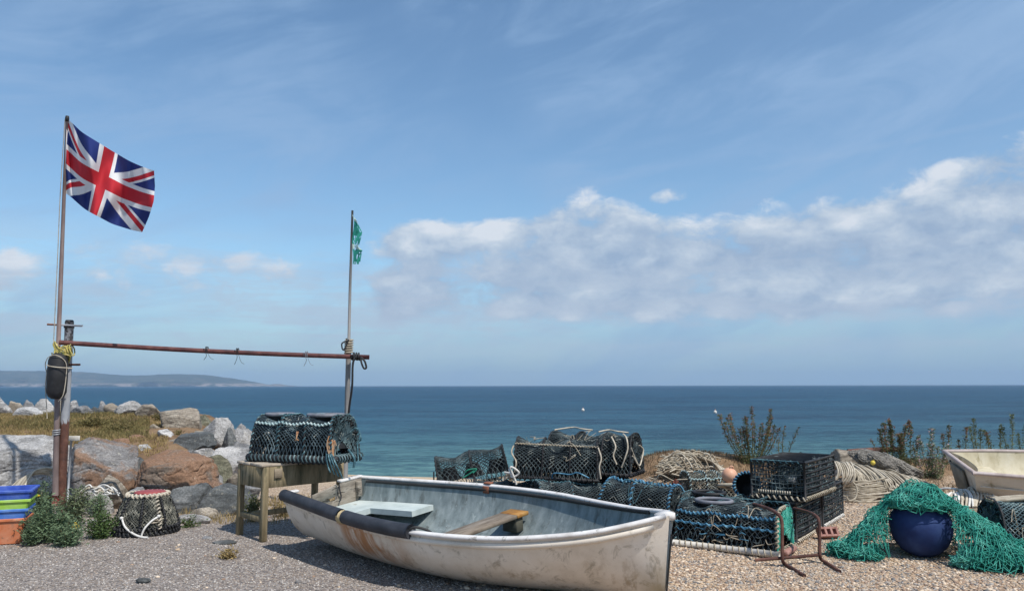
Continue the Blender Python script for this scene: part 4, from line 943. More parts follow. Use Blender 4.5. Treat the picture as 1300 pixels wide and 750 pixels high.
# ================================================================== nets and lobster pots
def zigzag(mb, path_a, path_b, r, n, mi=0):
    A = resample(path_a, 1, False); 
def arch(W_, H_, e, a):
    ca, sa = np.cos(a), np.sin(a)
    return -W_ / 2 * np.sign(ca) * np.abs(ca) ** e, H_ * np.abs(sa) ** e
def creel(label, loc, rz, Ls, W_, H_, e=.6, hoops=4, net='netdark', hoop='black', bind='teal', base='black', basebind='rope', tilt=(0, 0), seed=0, group='lobster pots', endnet=None, rings=(), ringmat='grey', topbind=True, cells=.050, r=.0052, bindr=.007, basew=.028, nm='lobster_pot', dense=2, hbind=None, hbr=.0055, taper=.05, messy=6, flat_end=False, vtop=.27, sagk=.04, inner='netblack', palef=.04, pnet='netwhite'):
    rg = np.random.default_rng(seed); root = thing(nm, label, 'lobster pot', loc, (R(tilt[0]), R(tilt[1]), rz), group)
    hbind = hbind or bind
    nu = max(4, int(Ls / cells)); per = math.pi * .5 * (W_ * .55 + H_) * 1.15; nv = max(6, int(per / cells))
    hx = np.linspace(-Ls / 2, Ls / 2, hoops); lean = rg.normal(0, .012, hoops); offs = rg.uniform(-9, 9)
    def shape(x, y, z): return np.stack([x * (1 - taper * np.clip(z / H_, 0, 1)) + np.interp(x, hx, lean) * z / H_, y, z], -1)
    def surf(k=0.):
        def f(U, V):
            x = -Ls / 2 + Ls * U; y, z = arch(W_, H_, e, math.pi * V)
            s_ = np.abs(np.sin(math.pi * U * (hoops - 1))) * np.sin(math.pi * np.clip(V, 0, 1)) ** .5
            sag = sagk * s_ * (1 + .6 * np.sin(9 * U + 5 * V + offs)) + k
            return shape(x, y * (1 - sag / W_ * 1.6), .012 + z * (1 - sag / H_))
        return f
    mb = MB(); mb.net(surf(), nu, nv, r, jit=.003, rng=rg, pale=palef); nt_ = mb.build('netting', [MT[net], MT[pnet]], root)
    if dense > 1:
        mb = MB(); mb.net(surf(.035), nu + 4, nv + 3, r * 1.3, jit=.010, rng=rg); mb.net(surf(.06), nu + 7, nv + 4, r * 1.4, jit=.012, rng=rg); mb.build('inner_netting', MT[inner], root)
    for sgn in (-1, 1):
        inset = 0.0 if flat_end and sgn > 0 else .05
        def fe(U, V):
            rr = U; a = math.pi * V; y, z = arch(W_, H_, e, a); zc = H_ * .42; z2 = zc + (z - zc) * rr
            q = shape(np.full_like(y, sgn * Ls / 2), y * rr, .012 + z2); q[..., 0] -= sgn * inset * (1 - rr); return q
        ne = max(3, int(W_ / cells * .55)); mb = MB()
        if flat_end and sgn > 0:
            mb.net(fe, ne * 2, nv * 2, .0062, jit=.004, rng=rg); mb.net(fe, ne * 2 + 1, nv * 2 + 3, .006, jit=.004, rng=rg)
        else:
            mb.net(fe, ne, nv, r, jit=.004, rng=rg, pale=palef); mb.net(fe, ne + 2, nv + 5, r * .8, jit=.008, rng=rg)
        mb.build('end_netting', [MT[(endnet or net) if sgn > 0 else net], MT[pnet]], root)
    aa = np.linspace(0, math.pi, 26)
    for k, x in enumerate(hx):
        y, z = arch(W_, H_, e, aa); pts = shape(np.full_like(y, x), y, z + .008)
        mb = MB(); mb.tube(pts, .010, 6); h_ = mb.build('hoop', MT[hoop], root)
        mb = MB(); mb.helix(pts + rg.normal(0, .002, pts.shape), .010, hbr, rg.uniform(.045, .075), 5); mb.build('rope_binding', MT[hbind], h_)
    mb = MB(); mb.box((0, -W_ / 2, .02), (Ls + .04, basew, .034), bev=.008); mb.box((0, W_ / 2, .02), (Ls + .04, basew, .034), bev=.008)
    for x in (-Ls / 2, Ls / 2): mb.box((x, 0, .017), (basew, W_ - basew - .004, .026), bev=.006)
    for k in range(5): mb.box((-Ls / 2 + Ls * (k + 1) / 6, 0, .012), (.022, W_ - basew - .004, .014))
    b_ = mb.build('base_frame', MT[base], root)
    mb = MB()
    loop = [(-Ls / 2, -W_ / 2, .02), (Ls / 2, -W_ / 2, .02), (Ls / 2, W_ / 2, .02), (-Ls / 2, W_ / 2, .02)]
    for k in range(4): mb.helix([loop[k], loop[(k + 1) % 4]], basew * .62 + .005, .007, .062 + .01 * (k % 2), 5)
    mb.build('base_lacing', MT[basebind], b_)
    if topbind:
        mb = MB()
        for v2 in ((vtop, 1 - vtop) if e < .75 else (.5,)):
            y, z = arch(W_, H_, e, np.array([math.pi * v2])); n_ = 17; x = np.linspace(-Ls / 2, Ls / 2, n_); dip = -.022 * np.abs(np.sin(math.pi * np.linspace(0, 1, n_) * (hoops - 1))) * rg.uniform(.5, 1.2, n_)
            pts = shape(x, np.full(n_, y[0]) * (1 + dip * .5), np.full(n_, z[0]) + .014 + dip)
            mb.tube(spline(pts), bindr * .8, 5); mb.helix(spline(pts), bindr * 1.35, bindr, .045, 5)
        mb.build('ridge_rope', MT[bind], root)
    if messy:
        mb = MB()
        for k in range(messy):
            v2 = rg.uniform(.08, .92); y, z = arch(W_, H_, e, np.array([math.pi * v2])); x0 = rg.uniform(-Ls * .45, Ls * .35); pts = []
            for j in range(5):
                yy, zz = arch(W_ * 1.02, H_ * 1.02, e, np.array([math.pi * np.clip(v2 + rg.normal(0, .07), .04, .96)])); pts.append(tuple(shape(np.array([x0 + j * rg.uniform(.02, .05)]), yy, zz + .01)[0]))
            mb.tube(spline(pts), rg.uniform(.003, .005), 4)
        mb.build('rope_scraps', MT[['oldrope', 'teal', 'black', 'paleteal'][seed % 4]], root)
    # funnel mouths and a bait band inside, seen as dark shapes through the mesh
    mb = MB()
    for k in range(3):
        x = -Ls / 2 + Ls * (k + .5) / 3
        mb.lathe([(.15, 0), (.11, .06), (.08, .16)], 10, c=(x, 0, H_ * .3))
    mb.build('funnel', MT['netblack'], root)
    for (x, rad, fl_) in rings:
        a = np.linspace(0, 2 * math.pi, 24, endpoint=False)
        mb = MB(); mb.tube(np.stack([x + rad * np.cos(a), rad * .85 * np.sin(a), np.full_like(a, H_ + fl_)], -1), .020, 8, closed=True)
        rn = mb.build('entrance_ring', MT[ringmat], root)
        mb = MB(); mb.lathe([(rad * .95, H_ + fl_), (rad * .7, H_ - .06), (rad * .5, H_ - .16)], 18, c=(x, 0, 0)); mb.build('entrance_funnel', MT['netblack'], rn)
    return root
def cagepot(label, loc, rz, Ls, W_, H_, seed=0, tilt=(0, 0), net='netdark', lace='rope', top='teal', group='lobster pots', slats=True, r=.0050, cells=.042):
    rg = np.random.default_rng(seed); root = thing('cage_pot', label, 'lobster pot', loc, (R(tilt[0]), R(tilt[1]), rz), group)
    x, y = Ls / 2, W_ / 2; c = [(-x, -y), (x, -y), (x, y), (-x, y)]
    mb = MB()
    for k in range(4):
        a, b = c[k], c[(k + 1) % 4]
        for z in (.02, H_): mb.tube([(*a, z), (*b, z)], .014, 6)
        mb.tube([(*a, .02), (*a, H_)], .013, 6)
    mb.tube([(0, -y, .02), (0, -y, H_), (0, y, H_), (0, y, .02)], .011, 6)
    mb.build('frame', MT['black'], root)
    def face(p0, p1, p2, name, n1, n2, diag=False):
        p0, p1, p2 = map(np.array, (p0, p1, p2))
        f = lambda U, V: p0 + U[..., None] * (p1 - p0) + V[..., None] * (p2 - p0) + (np.sin(math.pi * U) * np.sin(math.pi * V))[..., None] * np.array([0, 0, -.02])
        mb = MB(); mb.net(f, n1, n2, r, jit=.004, rng=rg, square=not diag, pale=.10)
        if diag: mb.net(f, n1 + 2, n2 + 1, r * .9, jit=.008, rng=rg)
        return mb.build(name, [MT[net], MT['netteal']], root)
    nL, nW, nH = int(Ls / cells), int(W_ / cells), int(H_ / cells)
    face((-x, -y, .02), (x, -y, .02), (-x, -y, H_), 'side_mesh', nL, nH); face((-x, y, .02), (x, y, .02), (-x, y, H_), 'side_mesh', nL, nH)
    face((x, -y, .02), (x, y, .02), (x, -y, H_), 'end_mesh', nW, nH); face((-x, -y, .02), (-x, y, .02), (-x, -y, H_), 'end_mesh', nW, nH)
    face((-x, -y, H_), (x, -y, H_), (-x, y, H_), 'top_mesh', nL, nW, True)
    if slats:
        mb = MB()
        for k in range(1, 7):
            z = .02 + (H_ - .02) * k / 7
            mb.tube(spline([(-x, -y - .004, z), (-x * .3, -y - .012, z + rg.normal(0, .006)), (x, -y - .004, z)]), .0075, 5); mb.tube([(x + .004, -y, z), (x + .004, y, z)], .0075, 5)
        for k in range(1, 9): mb.tube([(-x + Ls * k / 9, -y, H_ + .010), (-x + Ls * k / 9 + .05, y, H_ + .010)], .007, 5)
        mb.build('rubber_strips', MT['black'], root)
    mb = MB()
    for k in range(4): mb.helix([(*c[k], .02), (*c[(k + 1) % 4], .02)], .018, .010, .06, 5)
    mb.build('base_lacing', MT[lace], root)
    mb = MB(); mb.helix([(-x, -y * .9, H_), (-x, y, H_)], .013, .007, .06, 5); mb.tube([(-x - .012, -y * .8, H_ + .008), (-x - .012, y, H_ + .012)], .006, 5); mb.build('top_lacing', MT[top], root)
    mb = MB()
    for k in range(16):
        q = rg.uniform(-1, 1, (4, 3)) * np.array([x * .85, y * .85, H_ * .42]) + np.array([0, 0, H_ * .5]); mb.tube(spline(q), .008, 5)
    mb.build('inner_ropes', MT['netteal'], root)
    # inner parlour wall and bait strap
    mb = MB(); f = lambda U, V: np.stack([0 * U + .05, -y + 2 * y * U, .02 + (H_ - .03) * V], -1); mb.net(f, nW, nH, r, jit=.008, rng=rg)
    f = lambda U, V: np.stack([-x * .9 + 2 * x * .9 * U, 0 * U + .06 * np.sin(U * 7), .02 + (H_ - .03) * V], -1); mb.net(f, nL, nH, r, jit=.010, rng=rg)
    mb.lathe([(.13, 0), (.10, .06), (.07, .15)], 12, c=(-x * .5, 0, H_ * .4)); mb.lathe([(.13, 0), (.10, .06), (.07, .15)], 12, c=(x * .5, 0, H_ * .4)); mb.build('parlour_netting', MT['netdark'], root)
    return root
def loose(name, cat, label, pts, rad, mat, group=None, n=6, per=7):
    q0 = Vector(pts[0]); mb = MB(); mb.tube(spline([Vector(p) - q0 for p in pts], per), rad, n); o = mb.build(name, MT[mat]); o.location = q0; return tag(o, label, cat, group)

# inkwell pot by the gravel edge
gq = G(185, 682); qc = Vector((gq.x * (gq.y + .31) / gq.y, gq.y + .31, 0)); root = thing('round_pot', 'round black and cream rope lobster pot with a red lid on the gravel edge', 'lobster pot', qc); root.scale = (.86, .86, .90)
rg = np.random.default_rng(77)
zp, rp = [0, .05, .12, .22, .32, .41, .47], [.355, .375, .375, .355, .315, .265, .235]
def ink(off=0):
    def f(U, V):
        z = .015 + .46 * V; rr = np.interp(z, zp, rp) - off - .012 * np.abs(np.sin(U * math.pi * 8)) * np.sin(math.pi * V); return np.stack([rr * np.cos(2 * math.pi * U), rr * np.sin(2 * math.pi * U), z], -1)
    return f
mb = MB(); mb.net(ink(0), 52, 11, .0062, True, .007, rg); mb.net(ink(.012), 46, 10, .006, True, .007, rg); mb.build('netting', MT['netpale'], root)
mb = MB(); mb.net(ink(.03), 60, 14, .008, True, .005, rg); mb.net(ink(.028), 56, 14, .007, True, .005, rg, square=True); mb.build('inner_netting', MT['netdark'], root)
for k in range(8):
    a = 2 * math.pi * (k + .3) / 8; pts = [(np.interp(z, zp, rp) * math.cos(a) * 1.01, np.interp(z, zp, rp) * math.sin(a) * 1.01, z) for z in np.linspace(.01, .46, 12)]
    mb = MB(); mb.tube(pts, .012, 6); rb = mb.build('rib', MT['black'], root); mb = MB(); mb.helix(pts, .014, .009, .035, 5); mb.build('rope_binding', MT['black'], rb)
a = np.linspace(0, 2 * math.pi, 48, endpoint=False); ring = lambda r_, z: np.stack([r_ * np.cos(a), r_ * np.sin(a), np.full_like(a, z)], -1)
mb = MB(); mb.tube(ring(.365, .02), .022, 7, closed=True); mb.helix(np.vstack([ring(.365, .035), ring(.365, .035)[:1]]), .03, .016, .06, 5); mb.helix(np.vstack([ring(.375, .09), ring(.375, .09)[:1]]), .02, .014, .05, 5); mb.build('base_ring', MT['black'], root)
mb = MB(); mb.tube(ring(.24, .465), .015, 7, closed=True); mb.helix(np.vstack([ring(.24, .462), ring(.24, .462)[:1]]), .021, .013, .055, 6, per=9); mb.build('rim_lacing', MT['rope'], root)
mb = MB(); mb.lathe([(0, .506), (.12, .505), (.175, .500), (.192, .485), (.195, .455), (.18, .455)], 32, c=(.025, -.0, 0)); mb.build('lid', MT['red'], root)
mb = MB(); mb.tube(spline([(-.16, -.33, .22), (-.09, -.38, .13), (.02, -.40, .06), (.13, -.42, .025), (.22, -.43, .02)]), .013, 6); mb.tube(spline([(.13, -.42, .03), (.16, -.40, .12), (.22, -.34, .20), (.27, -.27, .235)]), .012, 6)
mb.lathe([(0, -.02), (.024, -.012), (.024, .012), (0, .02)], 8, c=(-.165, -.33, .225)); mb.lathe([(0, -.02), (.022, -.01), (.022, .01), (0, .02)], 8, c=(.27, -.275, .24)); mb.build('hauling_rope', MT['whiterope'], root)
mb = MB()
for k in range(7): mb.tube([(.20 + .012 * k, -.335 + .022 * k, .17 + .03 * (k % 2)), (.26 + .008 * k, -.30 + .02 * k, .17 + .03 * (k % 2))], .008, 5)
pts = [(np.interp(z, zp, rp) * math.cos(-.75) * 1.03, np.interp(z, zp, rp) * math.sin(-.75) * 1.03, z) for z in np.linspace(.08, .46, 12)]
mb.helix(pts, .02, .009, .045, 5); mb.build('side_lacing', MT['rope'], root)

# ================================================================== work table and its pot
A = Vector((-2.585, 8.36, 0)); ax = Vector((.70, .714, 0)); ay = Vector((-.714, .70, 0)); Lt, Wt, Ht = .98, .58, .785
tb = thing('work_table', 'weathered wooden work table with four legs holding a lobster pot', 'table', A + ax * Lt / 2 + ay * Wt / 2, (0, 0, math.atan2(ax.y, ax.x)))
for k in range(4):
    mb = MB(); w = Wt / 4; z_ = Ht - .014 + .003 * (k % 2); mb.box((.0 + .004 * (k % 3), -Wt / 2 + w * (k + .5), z_), (Lt + .05 - .02 * (k % 2), w - .007, .028), bev=.004); mb.build('top_plank', MT['tabletop'], tb)
lg_ = .062
for sx_ in (-1, 1):
    for sy in (-1, 1):
        mb = MB(); mb.box((sx_ * (Lt / 2 - lg_ / 2), sy * (Wt / 2 - lg_ / 2), (Ht - .03) / 2), (lg_, lg_, Ht - .03), bev=.005); mb.build('leg', MT['tablewood'], tb)
ah = .215
for sy in (-1, 1):
    mb = MB(); mb.box((0, sy * (Wt / 2 - .013) , Ht - .031 - ah / 2), (Lt - 2 * lg_ - .004, .022, ah), bev=.003); mb.build('apron', MT['tablewood'], tb)
for sx_ in (-1, 1):
    mb = MB(); mb.box((sx_ * (Lt / 2 - .013), 0, Ht - .031 - ah / 2), (.022, Wt - 2 * lg_ - .004, ah), bev=.003); mb.build('apron', MT['tablewood'], tb)
mb = MB(); mb.box((-Lt / 2 + .03, 0, .22), (.035, Wt - 2 * lg_ - .004, .06), bev=.004); mb.build('stretcher', MT['tablewood'], tb)
mb = MB(); mb.box((0, .05, .235), (Lt - .11, .032, .055), bev=.004); mb.build('stretcher', MT['tablewood'], tb)
mb = MB(); mb.box((-Lt / 2 + .16, -Wt / 2 - .009, Ht - .10), (.09, .016, .10), bev=.003); mb.build('patch_board', MT['wood'], tb)

tp = creel('long teal roped lobster pot sitting on the wooden work table', (-2.26, 8.74, Ht + .004), R(-21), 1.06, .54, .49, e=.50, hoops=4, net='nettable', bind='paleteal', hbind='teal', sagk=.065, base='black', basebind='black', seed=1, rings=((-.34, .16, .005), (.26, .20, .005)), cells=.046, r=.0062, endnet='netteal', bindr=.0085, hbr=.007, taper=.09, vtop=.24, messy=10)
mb = MB()
for k in range(5): mb.box((-.46 + .23 * k, -.265, .045), (.24, .05, .075), bev=.024)
for k in range(2): mb.box((.54, -.12 + .24 * k, .05), (.05, .24, .08), bev=.024)
bp_ = mb.build('bumper', MT['black'], tp)
mb = MB(); mb.helix([(-.53, -.266, .045), (.53, -.266, .045)], .036, .009, .05, 5); mb.helix([(.54, -.25, .05), (.54, .25, .05)], .04, .009, .05, 5); mb.build('bumper_lacing', MT['netteal'], bp_)
mb = MB(); mb.box((-.34, -.235, .31), (.115, .008, .016), rot=Matrix.Rotation(R(6), 3, 'Y')); mb.build('name_tag', MT['white'], tp)
mb = MB(); rg = np.random.default_rng(31)
for k in range(3): mb.tube(spline([(.08 + k * .01, -.27, .33), (.10, -.30, .26), (.075 + .02 * k, -.285, .24)]), .007, 5)
for k in range(5): mb.tube(spline([(.485 + .012 * k, -.262 + .012 * k, .31 - .03 * k), (.47 + .014 * k, -.285 + .012 * k, .2 + .01 * k), (.50 + .012 * k, -.28, .09)]), .0065, 5)
mb.build('orange_twine', M('faded_orange_twine', [(.25, .10, .05), (.45, .25, .13), (.5, .38, .26)], 20, .8), tp)
mb = MB()
for k in range(4): mb.tube(spline([(.47 + .02 * k, -.29, .11), (.50 + .035 * k, -.33, .06 - .01 * k), (.53 + .038 * k, -.34 + .01 * k, -.02 - .012 * k), (.55 + .036 * k, -.33 + .02 * k, -.07 - .022 * k)]), .0075, 5)
mb.tube(spline([(.57, .0, .32), (.66, -.02, .36), (.70, 0, .25), (.66, 0, .20), (.68, -.01, .02)]), .010, 5); mb.tube(spline([(.58, -.05, .14), (.66, -.06, .05), (.655, -.06, -.05)]), .013, 5)
mb.build('rope_ends', MT['teal'], tp)
# bottle cap like white float on the rope by the table
# ================================================================== dinghies
def hull_fn(Lh, beams, sheer, keel, rake=.10, vee=1.35, full=2.35):
    bx0, by0 = zip(*beams); sx0, sy0 = zip(*sheer); kx0, ky0 = zip(*keel)
    def cub(x, xa, ya):
        return np.interp(x, xa, ya)
    xs_ = np.linspace(0, Lh, 241)
    def smo(xa, ya):
        y = np.interp(xs_, xa, ya)
        for _ in range(3):
            yy = np.concatenate([np.full(8, 0) + 2 * y[0] - y[8:0:-1], y, 2 * y[-1] - y[-2:-10:-1]]); y = np.convolve(yy, np.ones(17) / 17, 'valid')
        return y
    Bs, Ss, Ks = smo(bx0, by0), smo(sx0, sy0), smo(kx0, ky0)
    def f(x, a, off=0.):
        """x along the keel, a in [-1, 1] round the section"""
        b = np.maximum(np.interp(x, xs_, Bs) - off, .004); s_ = np.interp(x, xs_, Ss); k = np.interp(x, xs_, Ks) + off
        n = full + (vee - full) * sst(.55 * Lh, 1.0 * Lh, x)
        th = np.abs(a) * math.pi / 2
        yy = np.sin(th) ** (2 / n); zz = 1 - np.cos(th) ** (2 / n)
        zf = zz; y = b * yy * (.90 + .10 * zf); z = k + (s_ - k) * zz
        X_ = x - (1 - zf) * rake * sst(.6 * Lh, Lh, x)
        return np.stack([X_, np.sign(a) * y, z], -1)
    return f, (lambda x: np.interp(x, xs_, Bs)), (lambda x: np.interp(x, xs_, Ss))
Lh = 3.96
beams = [(0, .490), (.487, .595), (.973, .700), (1.46, .789), (1.946, .822), (2.43, .780), (2.92, .648), (3.31, .478), (3.60, .332), (3.795, .195), (3.96, .03)]
sheer = [(0, .571), (.973, .547), (1.946, .530), (2.92, .530), (3.50, .574), (3.96, .672)]
keel = [(0, .07), (.8, .02), (2, 0), (3.3, .0), (3.8, .03), (3.96, .07)]
hf, bm_, sh_ = hull_fn(Lh, beams, sheer, keel)
hullm, t, N, L, B = nt('dirty_white_gelcoat')
v = coords(N, L); n1 = tex_noise(N, L, v, 2.2, 7, .65); s_ = N.new('ShaderNodeSeparateXYZ'); L.new(v, s_.inputs[0])
r_ = ramp(N, [(.32, (.56, .485, .395)), (.5, (.70, .625, .53)), (.68, (.78, .715, .63))]); L.new(n1.outputs[0], r_.inputs[0]); col = r_.outputs[0]
n2 = tex_noise(N, L, v, 5.5, 8, .72, .5); col = mix(N, L, mrange(N, L, n2.outputs[0], .53, .66, 0, .8), col, (.33, .285, .22))
n3 = tex_noise(N, L, coords(N, L, False, (3, 3, .6)), 3, 6, .7); col = mix(N, L, mul(mrange(N, L, n3.outputs[0], .5, .7), mrange(N, L, s_.outputs[2], .50, .08, 0, 1)), col, (.36, .275, .18))
n4 = tex_noise(N, L, coords(N, L, False, (7, 3, 1.0)), 1, 6, .65, .3)
rust = mul(mul(mrange(N, L, s_.outputs[0], .95, 1.25), mrange(N, L, s_.outputs[0], 2.15, 1.6)), mul(mrange(N, L, n4.outputs[0], .38, .60), mul(mrange(N, L, s_.outputs[2], .08, .3), mrange(N, L, s_.outputs[1], 0, -.1))))
col = mix(N, L, mul(rust, .95), col, (.40, .17, .055))
bowst = mul(mrange(N, L, s_.outputs[0], 3.60, 3.86), mrange(N, L, add(s_.outputs[2], mul(sub(n1.outputs[0], .5), .5)), .42, .1)); col = mix(N, L, mul(bowst, .8), col, (.36, .25, .10))
n5 = tex_noise(N, L, v, 34, 4, .7); col = mix(N, L, mrange(N, L, n5.outputs[0], .66, .72, 0, .6), col, (.20, .18, .15))
L.new(col, B.inputs['Base Color']); B.inputs['Roughness'].default_value = .5; B.inputs['Specular IOR Level'].default_value = .35
bump(N, L, B, n2.outputs[0], .12, .01)
inner = M('blue_grey_paint', [(.13, .165, .17), (.20, .24, .245), (.28, .32, .32)], 4, .7, .2, 30, .004, spots=[((.10, .115, .11), 3.6, .50, .70), ((.33, .375, .37), 5, .58, .74), ((.27, .17, .09), 6, .70, .76)], stretch=(3.2, 3.2, .35))
gunw = M('white_gunwale', [(.50, .47, .44), (.66, .635, .615), (.74, .725, .71)], 6, .72, .2, 30, .003, spots=[((.30, .21, .14), 8, .62, .72), ((.38, .36, .33), 14, .58, .66)])
seatm = M('pale_blue_paint', [(.38, .44, .43), (.51, .57, .555), (.59, .64, .615)], 4, .6, .2, 30, .003, spots=[((.25, .24, .18), 5, .60, .70)])
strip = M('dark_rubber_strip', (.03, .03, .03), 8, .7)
varn = M('varnished_end', [(.20, .085, .02), (.36, .17, .04), (.42, .24, .08)], 9, .5)
thwm = M('bare_grey_plank', [(.12, .09, .065), (.21, .17, .13), (.29, .245, .20)], 4, .88, .5, 12, .006, stretch=(6, 1, 1))
boardm = M('rotten_plywood', [(.15, .125, .10), (.30, .26, .21), (.44, .40, .35)], 5, .9, .7, 22, .01, stretch=(1, 1, 4), spots=[((.08, .065, .05), 5, .55, .64)])
def dinghy(root, hf, bm_, sh_, Lh, mats, th=.028):
    us = np.concatenate([np.linspace(0, Lh * .8, 40), np.linspace(Lh * .8, Lh, 30)[1:]]); aa = np.linspace(-1, 1, 57)
    U, A_ = np.meshgrid(us, aa, indexing='ij')
    mb = MB(); mb.grid(hf(U, A_), flip=False); mb.build('hull', mats['hull'], root)
    ui = np.concatenate([np.linspace(.02, Lh * .8, 40), np.linspace(Lh * .8, Lh - .07, 24)[1:]]); U, A_ = np.meshgrid(ui, aa, indexing='ij')
    mb = MB(); mb.grid(hf(U, A_, th), flip=True); mb.build('inner_lining', mats['inner'], root)
hx = Vector((math.cos(-.675), math.sin(-.675), 0)); bo = Vector((-1.904, 8.341, .005))
boat = thing('dinghy', 'weathered white rowing dinghy with a blue grey inside and dark foam along its near side', 'boat', bo, (R(5.54), 0, math.atan2(hx.y, hx.x)))
dinghy(boat, hf, bm_, sh_, Lh, dict(hull=hullm, inner=inner))
def gun_path(side, x0, x1, n=60, inset=.005, dz=0.):
    x = np.linspace(x0, x1, n); return np.stack([x, side * (np.maximum(bm_(x) - inset, .01)), sh_(x) + dz], -1)
gp = np.vstack([gun_path(1, -.02, Lh - .01, 70), gun_path(-1, -.02, Lh - .01, 70)[::-1]])
mb = MB(); mb.tube(gun_path(1, -.02, Lh - .025, 80), .026, 10, sq=(1.05, .72)); mb.build('gunwale', gunw, boat)
mb = MB(); mb.tube(gun_path(-1, -.02, Lh - .025, 80), .026, 10, sq=(1.05, .72)); mb.build('gunwale', gunw, boat)
for sd_ in (-1, 1):
    x = np.linspace(.02, Lh - .09, 70); z = sh_(x) - .055; mb = MB()
    pts = np.stack([x, sd_ * (np.maximum(bm_(x), .02) * .992), z], -1); mb.tube(pts, .024, 8, sq=(.8, 1.0)); mb.build('rubbing_strake', hullm, boat)
# bow cap, stem band
mb = MB(); mb.prism([(Lh - .10, -.07), (Lh - .01, -.030), (Lh + .022, -.016), (Lh + .022, .016), (Lh - .01, .030), (Lh - .10, .07)], sh_(Lh) - .035, sh_(Lh) + .012); mb.build('bow_cap', gunw, boat)
ks = hf(np.full(30, Lh), np.linspace(0, 1, 30)); pts = ks.copy(); pts[:, 1] = 0; pts[:, 0] += .012
mb = MB(); mb.tube(pts[pts[:, 2] < sh_(Lh) - .12], .007, 6); mb.build('stem_band', strip, boat)
mb = MB(); mb.box((Lh - .30, -.075, sh_(Lh - .3) - .035), (.06, .05, .04), bev=.01); mb.build('rowlock_plate', MT['rustpipe'], boat)
mb = MB(); xx = 1.55; mb.box((xx, bm_(xx) - .0, sh_(xx) + .028), (.085, .06, .016), bev=.005, rot=Matrix.Rotation(.05, 3, 'Z')); mb.box((xx, bm_(xx) - .045, sh_(xx) - .03), (.075, .014, .07), bev=.004); mb.build('rowlock_plate', M('rowlock_rust', (.27, .10, .055), 12, .85), boat)
# foam sleeves on the near gunwale
for x0, x1 in ((.0, 1.17), (1.235, 2.10)):
    n_ = 30; x = np.linspace(x0, x1, n_); pts = np.stack([x, -(bm_(np.maximum(x, 0)) - .002), sh_(np.maximum(x, 0)) + .006], -1)
    mb = MB(); mb.tube(pts, .058, 16); mb.build('foam_sleeve', MT['fender'], boat)
x = np.linspace(1.17, 1.235, 6); pts = np.stack([x, -bm_(x), sh_(x)], -1); mb = MB(); mb.helix(pts, .048, .012, .022, 6, per=12); mb.build('sleeve_lashing', M('dirty_cream_tape', (.46, .36, .20), 14, .8), boat)
# transom: outer skin, and the rotten inner boards with the broken top
secy = np.linspace(-1, 1, 41); sec = hf(np.zeros(41), secy)
def transom(root, sec, x0, thk, topf, mat, name):
    mb = MB(); k = len(sec); top = np.array([topf(y) for y in sec[:, 1]])
    lo = np.stack([np.full(k, x0), sec[:, 1] * .985, np.minimum(sec[:, 2], top - .001)], -1); hi = np.stack([np.full(k, x0), sec[:, 1] * .985, top], -1)
    Q1 = np.stack([lo, hi], 1); Q2 = Q1 + np.array([thk, 0, 0])
    mb.grid(Q1); mb.grid(Q2, flip=True); mb.grid(np.stack([Q1[:, 1], Q2[:, 1]], 1)); mb.build(name, mat, root, smooth=False)
brk = lambda y: float(np.interp(y, [-.6, -.38, -.35, -.29, -.2, -.05, .0, .05, .13, .16, .2, .6], [.57, .57, .50, .44, .425, .45, .455, .40, .41, .55, .568, .570]))
transom(boat, sec, -.004, .018, lambda y: brk(y) - .02, hullm, 'transom')
transom(boat, sec * np.array([1, .965, 1]) + np.array([0, 0, .02]), .016, .022, brk, boardm, 'transom_board')
mb = MB(); mb.box((.005, -.41, .592), (.07, .15, .026), bev=.008); mb.build('transom_cap', gunw, boat)
mb = MB(); mb.box((.005, .335, .584), (.07, .30, .028), bev=.008); mb.build('transom_cap', gunw, boat)
mb = MB(); mb.box((.06, .40, .47), (.05, .06, .16), bev=.006); mb.build('corner_block', boardm, boat)
mb = MB(); mb.box((.07, -.06, .49), (.022, .32, .13), bev=.003, rot=Matrix.Rotation(R(9), 3, 'X') @ Matrix.Rotation(R(20), 3, 'Y')); mb.build('loose_board', boardm, boat)
mb = MB(); mb.tube(spline([(.05, .15, .57), (.07, .14, .50), (.06, .16, .44), (.08, .13, .40)]), .008, 5); mb.build('painter_end', MT['black'], boat)
# stern bench
bp = [(.045, -.40), (.9, -.58), (.9, -.34), (.46, -.28), (.46, .20), (.98, .28), (.98, .58), (.5, .50), (.045, .40)]
mb = MB(); mb.prism(bp[::1], .290, .345); mb.build('stern_bench', seatm, boat, smooth=False)
mb = MB(); mb.box((.34, 0, .205), (.03, .6, .165)); mb.build('bench_support', inner, boat)
# thwart: bare plank, varnish left on one end
mb = MB(); mb.box((2.02, -.07, .355), (.21, 1.15, .032), bev=.004); mb.build('thwart', thwm, boat)
mb = MB(); mb.box((2.02, .59, .356), (.215, .165, .034), bev=.004); mb.build('thwart_end', varn, boat)
for sd_ in (-1, 1):
    mb = MB(); mb.box((2.02, sd_ * .56, .27), (.17, .10, .13), bev=.006); mb.build('thwart_knee', M('dark_stained_panel', [(.03, .032, .025), (.07, .07, .055), (.12, .11, .08)], 6, .8), boat)
mb = MB()
for k in range(-2, 3): mb.box((1.75, k * .125, .115 + .014 * abs(k)), (2.3 - .3 * abs(k), .11, .016))
mb.build('bottom_boards', M('green_stained_boards', [(.035, .04, .035), (.08, .085, .07), (.15, .15, .125)], 5, .85), boat)
mb = MB(); mb.tube(spline([(2.10, -.82, .55), (2.15, -.80, .575), (2.22, -.74, .545), (2.27, -.71, .50)]), .011, 5); mb.build('rope_end', strip, boat)
